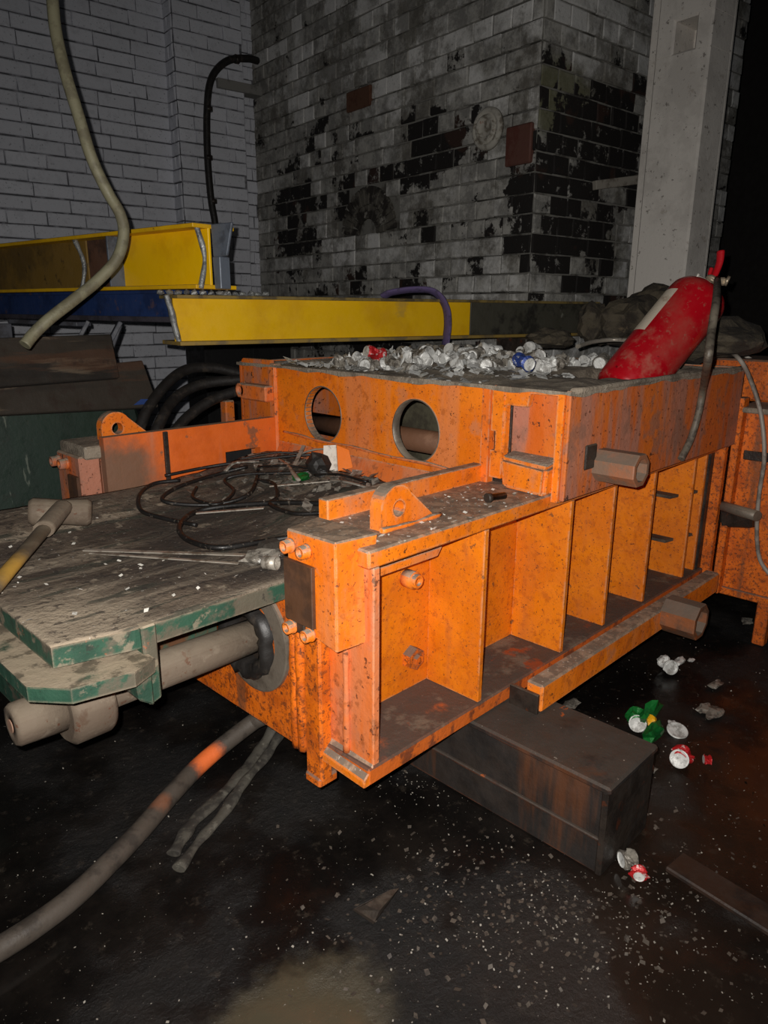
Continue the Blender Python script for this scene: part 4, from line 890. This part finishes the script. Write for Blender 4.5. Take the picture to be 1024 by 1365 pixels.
flakes('floor_grit', [p for p in sp5 if not (bx0-.02 < p.x < bx1 and p.y > by0-.03)], GRIT, 'dark grit strewn over the wet floor before the support box', (.002, .006), .002)
t = thing('bent_plate_shard', 'dark rusty bent metal shard lying on the floor in the foreground', 'shard', atz(500, 1210, 0))
p = atz(500, 1210, 0)
obj('shard', hexa(bmnew(), [atz(470, 1213, .004), atz(498, 1232, .004), atz(506, 1214, .03), atz(486, 1206, .03), atz(472, 1211, .010), atz(500, 1229, .012), atz(532, 1184, .036), atz(520, 1186, .036)]), DSTEEL, t)
a = atz(898, 1148, .02); b = atz(1050, 1242, .02)
obj('rusty_flat_bar', bar(bmnew(), a, b, .085, .016, bev=.004), surf('rusty_flat_steel', lin((52, 36, 27)), [('noise', lin((30, 24, 21)), 9, .45, .6, .8)], rough=.6, bump=.4), label='rusty flat bar lying on the floor at the right edge', cat='bar')

# ================================================================== FOREGROUND HOSES
def fl_(pts, r, **k): return T([atz(x, y, z) for x, y, z in pts], r, **k)
obj('thick_hose', fl_([(-70, 1302, .035), (0, 1264, .035), (50, 1232, .035), (100, 1194, .035), (150, 1146, .035), (190, 1104, .035), (235, 1052, .04), (276, 1011, .05), (330, 968, .09), (352, 955, .12), (400, 938, .15)], .0275, seg=20), ORSP, label='thick dark hose across the floor with an orange spray mark', cat='hose')
SPLM = surf('split_cable_sheath', lin((78, 74, 66)), [('noise', lin((44, 40, 36)), 22, .45, .6, .85), ('noise', lin((112, 108, 98)), 30, .6, .68, .7)], rough=.8, bump=.5)
t = thing('split_cable', 'split grey cable strips on the floor beside the thick hose', 'cable', atz(310, 1060, 0))
obj('strand', fl_([(366, 968, .06), (346, 1000, .02), (320, 1034, .016), (286, 1068, .014), (256, 1098, .014), (231, 1138, .012)], .020, seg=10, flat=.5, wob=.4), SPLM, t)
obj('strand', fl_([(376, 975, .05), (352, 1012, .03), (326, 1042, .03), (298, 1084, .016), (268, 1118, .014), (238, 1158, .012)], .017, seg=10, flat=.6, wob=.5), SPLM, t)

# ================================================================== STACKED BEAMS BEHIND
def ibeam(name, label, A, D, ln, h, wd, tf, mats, group=None, cut=True):
    """I-beam from near end A (bottom corner on the lens side), running along unit D; web and flanges are parts"""
    D = V(D).normalized(); side = V((D.y, -D.x, 0)).normalized()
    if side.dot(EYE-A) < 0: side = -side
    t = thing(name, label, 'beam', A, group)
    def slab(s0, s1, z0, z1, l0=0, l1=ln):
        P = lambda l_, s_, z_: A+D*l_-side*s_+V((0, 0, z_))
        return hexa(bmnew(), [P(l0, s0, z0), P(l1, s0, z0), P(l1, s1, z0), P(l0, s1, z0), P(l0, s0, z1), P(l1, s0, z1), P(l1, s1, z1), P(l0, s1, z1)], .002)
    return t, slab
# lower yellow beam
A = atd(241, 461, 2.88)
wv = atd(750, 436, 4.22); wv.z = A.z; Dl = (wv-A).normalized(); LB = (atd(800, 430, 4.4)-A).length
hh = atd(235, 393, 2.88).z-A.z
t, slab = ibeam('yellow_steel_beam', 'lower yellow steel beam lying across the press with a torch-cut left end', A, Dl, LB, hh, .2, .02, None)
ly = (atd(619, 410, 3.86)-A).dot(Dl)
obj('bottom_flange', slab(0, .20, 0, .016), surf('beam_flange_grime', lin((150, 124, 60)), [('noise', lin((104, 92, 70)), 8, .45, .6, .8)], rough=.7), t)
obj('top_flange', slab(0, .20, hh-.014, hh), surf('beam_top_grime', lin((132, 112, 60)), [('noise', lin((70, 62, 50)), 8, .45, .6, .8)], rough=.7), t)
obj('web', slab(.05, .062, .014, hh-.012, 0, ly), YEL, t)
obj('dark_web', slab(.046, .066, .014, hh-.012, ly, LB), CHAR, t, label='scorched unpainted length of the beam web')
P = lambda l_, s_, z_, D=Dl, A=A: A+D*l_+V((0, 0, z_))
sd_ = V((Dl.y, -Dl.x, 0)); sd_ = sd_ if sd_.dot(EYE-A) > 0 else -sd_
obj('cut_edge', T([A-Dl*.006-sd_*.04+V((0, 0, .0))+Dl*.02, A-sd_*.045+V((0, 0, hh*.35)), A-Dl*.012-sd_*.045+V((0, 0, hh*.7)), A-Dl*.03-sd_*.04+V((0, 0, hh))], .012, wob=.5, seg=8), WELD, t)
bm = bmnew(); 
for k in range(14):
    q = A+Dl*(.0+.035*k-.06)-sd_*.015+V((0, 0, hh+.008)); bm2 = crumple(q, .014, k, (1.2, 1, .8), 1); merge(bm, bm2)
obj('slag_beads', bm, WELD, t, kind='stuff')
AL, DL_, HL = A, Dl, hh
# upper yellow beam: runs away to the left
Au = atd(262, 384, 2.78); Au.z = AL.z+HL+.022
sc_ = (EYE.z-Au.z)
far = atd(0, 378, 3.75); far.z = Au.z
Du = (far-Au).normalized(); Hu = atd(258, 299, 2.78).z-Au.z
t, slab = ibeam('upper_yellow_beam', 'upper yellow steel beam with a brown left half, on the blue beam', Au, Du, 2.2, Hu, .2, .02, None)
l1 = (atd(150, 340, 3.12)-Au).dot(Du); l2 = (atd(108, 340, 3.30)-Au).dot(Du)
obj('bottom_flange', slab(0, .20, 0, .016), YEL, t)
obj('top_flange', slab(0, .20, Hu-.016, Hu), YEL, t)
obj('web', slab(.07, .082, .014, Hu-.012, 0, l1), YELF, t)
obj('dark_web', slab(.075, .085, .014, Hu-.012, l1, l2), surf('red_brown_web', lin((96, 66, 50)), [('noise', lin((60, 44, 38)), 7, .45, .6, .8)], rough=.7), t)
obj('brown_web', slab(.07, .082, .014, Hu-.012, l2, 2.2), YELB, t, label='brown length of the beam web')  # web colour turns darker brown from the stiffener leftwards
obj('stiffener', slab(.0, .08, .016, Hu-.016, l1-.008, l1+.004), BGREY, t)
sdu = V((Du.y, -Du.x, 0)); sdu = sdu if sdu.dot(EYE-Au) > 0 else -sdu
q = Au+Du*l2
obj('weld_line', T([q+sdu*-.03+V((0, 0, .01)), q-Du*.02-sdu*.04+V((0, 0, Hu*.5)), q+Du*.03-sdu*.03+V((0, 0, Hu))], .010, wob=.6), WELD, t)
obj('cut_edge', T([Au-sdu*.02+V((0, 0, 0)), Au-sdu*.05+Du*.004+V((0, 0, Hu*.5)), Au+Du*.02-sdu*.03+V((0, 0, Hu))], .010, wob=.5), WELD, t)
e0 = atd(266, 382, 2.9)
pe = Au-sdu*.08
obj('end_plate', hexa(bmnew(), [pe-Du*.01+V((0, 0, .12)), pe-Du*.09+V((0, 0, .12)), pe-Du*.09-sdu*.012+V((0, 0, .12)), pe-Du*.01-sdu*.012+V((0, 0, .12)),
     pe-Du*.005+V((0, 0, Hu)), pe-Du*.13+V((0, 0, Hu)), pe-Du*.13-sdu*.012+V((0, 0, Hu)), pe-Du*.005-sdu*.012+V((0, 0, Hu))], .003), BGREY, t)
obj('end_lip', hexa(bmnew(), [pe-Du*.01+V((0, 0, .0)), pe-Du*.05+V((0, 0, .0)), pe-Du*.05-sdu*.05+V((0, 0, .0)), pe-Du*.01-sdu*.05+V((0, 0, .0)),
     pe-Du*.005+V((0, 0, .12)), pe-Du*.05+V((0, 0, .12)), pe-Du*.05-sdu*.05+V((0, 0, .12)), pe-Du*.005-sdu*.05+V((0, 0, .12))], .003), BGREY, t)
# blue beam below it
Ab = Au+Du*.185; Hb = .128; Ab = V((Ab.x, Ab.y, Au.z-Hb-.002))-sdu*.02
t, slab = ibeam('blue_steel_beam', 'blue steel beam running under the upper yellow beam', Ab, Du, 2.2, Hb, .2, .02, None)
obj('bottom_flange', slab(0, .18, 0, .022), surf('blue_flange_brown', lin((66, 62, 70)), [('noise', lin((46, 42, 46)), 8, .45, .6, .8)], rough=.7), t)
obj('top_flange', slab(0, .18, Hb-.014, Hb), BLUE, t)
obj('web', slab(.02, .034, .02, Hb-.012), BLUE, t)
# trestle carrying the stack
tz = Ab.z
tr = thing('steel_trestle', 'grey steel trestle with slanted legs under the blue beam', 'trestle', (Ab.x, Ab.y+.5, 0))
q1 = atd(160, 425, 3.35); q2 = atd(118, 425, 3.5)
def leg(pa, pb, nm='leg', w_=.085): obj(nm, bar(bmnew(), pa, pb, w_, .02), surf('trestle_grey', lin((84, 86, 94)), [('noise', lin((56, 54, 56)), 9, .45, .6, .8)], rough=.6) if 'trestle_grey' not in bpy.data.materials else bpy.data.materials['trestle_grey'], tr)
a_ = V((q1.x, q1.y, tz-.005)); leg(a_, V((a_.x-.75, a_.y+.30, .01))); a_ = V((q2.x, q2.y, tz-.005)); leg(a_, V((a_.x-.75, a_.y+.35, .01)))
b_ = V((q1.x, q1.y, tz-.02)); leg(b_, V((b_.x-.5, b_.y+.30, 0)), 'brace', .07)
leg(V((q2.x-.3, q2.y+.3, tz-.02)), V((q2.x-.3, q2.y+.4, 0)), 'post')
leg(atd(20, 428, 3.7), atd(112, 432, 3.5), 'cross_piece', .09)
# far trestle under the lower yellow beam beyond the press
pf = AL+DL_*1.95; obj('floor_prop', B(pf.x-.06, pf.x+.06, pf.y-.1, pf.y+.1, 0, AL.z-.002, bev=.006), DSTEEL, label='dark steel prop standing behind the press under the yellow beam', cat='prop')
# purple strap around the lower beam
sx = (atd(572, 410, 3.75)-AL).dot(DL_); c0 = AL+DL_*sx
pts = [c0+sd_*.012+V((0, 0, -.03)), c0+DL_*.01+sd_*.014+V((0, 0, HL*.4)), c0-DL_*.01+sd_*.012+V((0, 0, HL*.85)), c0-DL_*.06-sd_*.02+V((0, 0, HL+.035)), c0-DL_*.14-sd_*.08+V((0, 0, HL+.045)), c0-DL_*.22-sd_*.16+V((0, 0, HL+.03)), c0-DL_*.24-sd_*.20+V((0, 0, HL+.012))]
obj('lifting_strap', T(pts, .034, flat=.35, seg=10), PURP, label='faded purple strap looped over the lower yellow beam', cat='strap')

# hanging hose upper left
hp = [(66, -60, 2.35), (70, 0, 2.35), (75, 45, 2.35), (88, 100, 2.35), (105, 155, 2.37), (122, 210, 2.4), (143, 255, 2.45), (160, 285, 2.5), (165, 312, 2.52), (156, 345, 2.52), (130, 374, 2.5), (98, 400, 2.46), (66, 425, 2.42), (45, 445, 2.4), (33, 460, 2.38)]
obj('hanging_hose', T([atd(*q) for q in hp], .0195, seg=14), PIPEG, label='old grey-green hose hanging down in front of the yellow beam', cat='hose')

# dark green tank with boards behind the ram table
yq = 2.95
tp = thing('green_tank', 'dark green steel tank behind the ram table at the left', 'tank', (1.3, 3.1, 0))
r1 = aty(225, 570, yq); r2 = aty(188, 478, yq)
obj('shell', hexa(bmnew(), [V((.3, yq, 0)), V((r1.x+.06, yq, 0)), V((r1.x+.06, yq+.35, 0)), V((.3, yq+.35, 0)), V((.3, yq+.10, 1.02)), V((r2.x, yq+.10, 1.06)), V((r2.x, yq+.35, 1.06)), V((.3, yq+.35, 1.02))], .02), DGREEN, tp)
bq = aty(0, 530, yq+.04)
def board(nm, pts, th, m, lab, cat='board', par=None):
    a_, b_, c_, d_ = [V(p) for p in pts]; n = (b_-a_).cross(d_-a_).normalized(); n = n if n.dot(EYE-a_) < 0 else -n
    bm = hexa(bmnew(), [a_, b_, b_+n*th, a_+n*th, d_, c_, c_+n*th, d_+n*th], .004)
    return obj(nm, bm, m, par, label=lab, cat=cat)
yb_ = yq+.02
board('old_board', [aty(-60, 556, yb_), aty(212, 542, yb_), aty(190, 480, yb_+.05), aty(-60, 505, yb_+.05)], .03, WOOD, 'old brown board lying along the dark green tank')
board('old_board', [aty(-60, 520, yb_-.01), aty(160, 503, yb_-.01), aty(148, 445, yb_+.06), aty(-60, 452, yb_+.06)], .03, WOOD, 'wide dark board leaning behind, just under the hanging hose end')
obj('blue_scrap', hexa(bmnew(), [aty(178, 540, yb_-.02), aty(205, 538, yb_-.02), aty(205, 538, yb_), aty(178, 540, yb_), aty(188, 532, yb_-.02), aty(200, 532, yb_-.02), aty(200, 532, yb_), aty(188, 532, yb_)]), surf('blue_scrap_paint', lin((30, 60, 120)), rough=.6), label='small blue scrap at the end of the old board', cat='scrap')
for k, (pts_, lab) in enumerate(((((175, 600, 3.05), (200, 540, 3.15), (240, 497, 3.3), (280, 490, 3.4), (330, 500, 3.5)), 'uppermost black hose arching behind the orange press'),
                        (((190, 620, 3.0), (215, 560, 3.1), (235, 530, 3.2), (270, 512, 3.3), (330, 505, 3.4)), 'middle black hose arching behind the orange press'),
                        (((205, 640, 3.0), (225, 590, 3.1), (250, 556, 3.2), (290, 530, 3.3), (340, 515, 3.4)), 'lowest black hose arching behind the orange press'))):
    obj('black_hose', T([atd(*q) for q in pts_], .024, seg=12), RUBBER, label=lab, cat='hose', group='black hoses behind the press')
p = atd(303, 545, 3.35); obj('orange_post', B(p.x-.02, p.x+.03, p.y-.02, p.y+.03, 0, p.z+.04, bev=.006), ORS, label='thin orange post standing behind the press at its far corner', cat='post')

# ================================================================== FIRE EXTINGUISHER
Bp = XB; Bt = XT
ax = (Bt-Bp).normalized(); Lx = (Bt-Bp).length; R_ = .100*(XB-EYE).dot(FW)/2.42
ex = thing('fire_extinguisher', 'dusty red fire extinguisher leaning out of the press box', 'fire extinguisher', Bp)
obj('cylinder', L(Bp, ax, [(0, R_*.8), (.012, R_*.96), (.03, R_), (Lx-.075, R_), (Lx-.05, R_*.97), (Lx-.028, R_*.87), (Lx-.01, R_*.66), (Lx, R_*.42), (Lx+.008, R_*.3)], seg=44), REDX, ex)
obj('neck', L(Bp+ax*(Lx+.004), ax, [(0, .030), (.012, .030), (.012, .022), (.03, .022), (.03, .028), (.042, .028)], seg=20), BRASS, ex)
vtop = Bp+ax*(Lx+.045)
rt_ = RT
obj('valve_body', bar(bmnew(), vtop-rt_*.035-UP*.01, vtop+rt_*.045-UP*.006, .03, .03, .006), BRASS, ex)
obj('gauge', L(vtop+rt_*.035-FW*.005, rt_*.8-UP*.4-FW*.3, [(0, .008), (.012, .008), (.012, .019), (.022, .019), (.023, .015)], seg=18), BRASS, ex)
obj('pull_pin', L(vtop-rt_*.03, -rt_+UP*.5, [(0, .006), (.03, .006), (.03, .011), (.038, .010)], seg=10), WHITE, ex)
hp_ = [vtop+UP*.005, vtop+UP*.03+rt_*.012, vtop+UP*.07+rt_*.026, vtop+UP*.11+rt_*.030]
obj('lever_handle', T(hp_, lambda u: .013+.003*u, seg=10, flat=.7), REDP, ex)
obj('carry_handle', T([vtop-FW*.01, vtop+UP*.018-rt_*.012, vtop+UP*.045-rt_*.006], .008, seg=8), REDP, ex)
# label on the left flank
bm = bmnew(); s1 = ax.cross(V((0, 0, 1))).normalized(); s2 = s1.cross(ax).normalized()
def cylp(u, a, r): return Bp+ax*u+(s1*math.cos(a)+s2*math.sin(a))*r
tl = -RT; ang0 = math.atan2((tl*.8-FW*.35+UP*.4).dot(s2), (tl*.8-FW*.35+UP*.4).dot(s1))
N1 = 8; rows = []
for i in range(N1+1):
    a_ = ang0-.28+.62*i/N1; rows.append((bm.verts.new(cylp(Lx*.42, a_, R_+.0015)), bm.verts.new(cylp(Lx*.80, a_, R_+.0015))))
for i in range(N1): bm.faces.new((rows[i][0], rows[i+1][0], rows[i+1][1], rows[i][1])).smooth = True
obj('label', bm, XLAB, ex, label='faded blank paper label')
he = [vtop+rt_*.012-FW*.01, atd(955, 400, 2.28), atd(949, 440, 2.2), atd(944, 480, 2.14)]
def sidep(px, py, o_): return aty(px, py, 1.045-o_)
pts = he + [sidep(938, 515, .05), sidep(931, 552, .03), sidep(921, 585, .02), sidep(908, 612, .018)]
obj('discharge_hose', T(pts, .0125, seg=12), surf('discharge_hose_rubber', lin((104, 96, 84)), [('noise', lin((64, 56, 50)), 26, .48, .6, .8), ('noise', lin((130, 84, 60)), 20, .62, .68, .6)], rough=.6), ex, label='grey rubber discharge hose')
# wires on the right
pts = [aty(925, 461, 1.35), aty(960, 463, 1.2), sidep(985, 478, .02), sidep(1002, 510, .05), sidep(1015, 555, .10), atx(1019, 610, XR-.10), atx(1012, 660, XR-.08), atx(1009, 710, XR-.07), atx(1013, 745, XR-.05), atx(1026, 766, XR-.05)]
obj('grey_cable', T(pts, .0085, seg=10), surf('grey_cable_sheath', lin((150, 142, 132)), [('noise', lin((96, 88, 80)), 14, .5, .62, .7)], rough=.5), label='grey cable looping down in front of the rear orange plate', cat='cable')
pts = [aty(940, 459, 1.5), aty(972, 463, 1.25), aty(1000, 478, 1.15), aty(1030, 493, 1.1)]
obj('white_cable', T(pts, .007, seg=8), surf('pale_cable_sheath', lin((190, 184, 174)), rough=.5), label='pale cable running off to the right edge behind the grey one', cat='cable')
# rubble and sacks beyond the press
for k, (px, py, dep, r, sq, lab) in enumerate(((845, 428, 3.75, .16, (1.2, 1, .8), 'brown dusty rubble lump left of the extinguisher'), (795, 432, 3.8, .11, (1.1, .8, 1), 'dark rounded lump at the end of the scorched beam'), (880, 410, 3.9, .17, (1.3, 1, .7), 'grey rubble lump at the foot of the column'),
                                      (945, 452, 2.95, .17, (1.5, 1.2, .50), 'flat dark rounded sack right behind the extinguisher'), (735, 452, 3.5, .09, (1.5, 1, .5), 'small dusty lump behind the can heap'))):
    p = atd(px, py, dep)
    o = obj('rubble_lump', crumple(p, r, k+40, sq, 3, .28), SACK, label=lab, cat='rubble')
# plinth the rubble lies on
pa = atd(780, 455, 3.7)
bm = bmnew(); box(bm, 3.24, 3.75, 1.42, 2.6, 0, 1.10, .02)
obj('brick_plinth', bm, surf('dark_plinth', lin((62, 58, 52)), [('noise', lin((40, 36, 32)), 7, .45, .6, .8)], rough=.9), label='dark dusty block behind the press carrying the rubble lumps', cat='block')
pts = [atd(770, 462, 3.2), atd(790, 456, 3.3), atd(815, 453, 3.35), atd(842, 454, 3.3)]
obj('pale_hose', T(pts, .010, seg=8), STRIPM, label='pale thin strip left of the extinguisher behind the cans', cat='strip')
# ================================================================== bring everything to metres
bpy.context.view_layer.update()
done = set()
for o in list(SC.objects):
    if o.type in ('MESH', 'EMPTY'):
        o.location = o.location*S
        if o.type == 'MESH' and o.data.name not in done:
            done.add(o.data.name); o.data.transform(Matrix.Scale(S, 4))
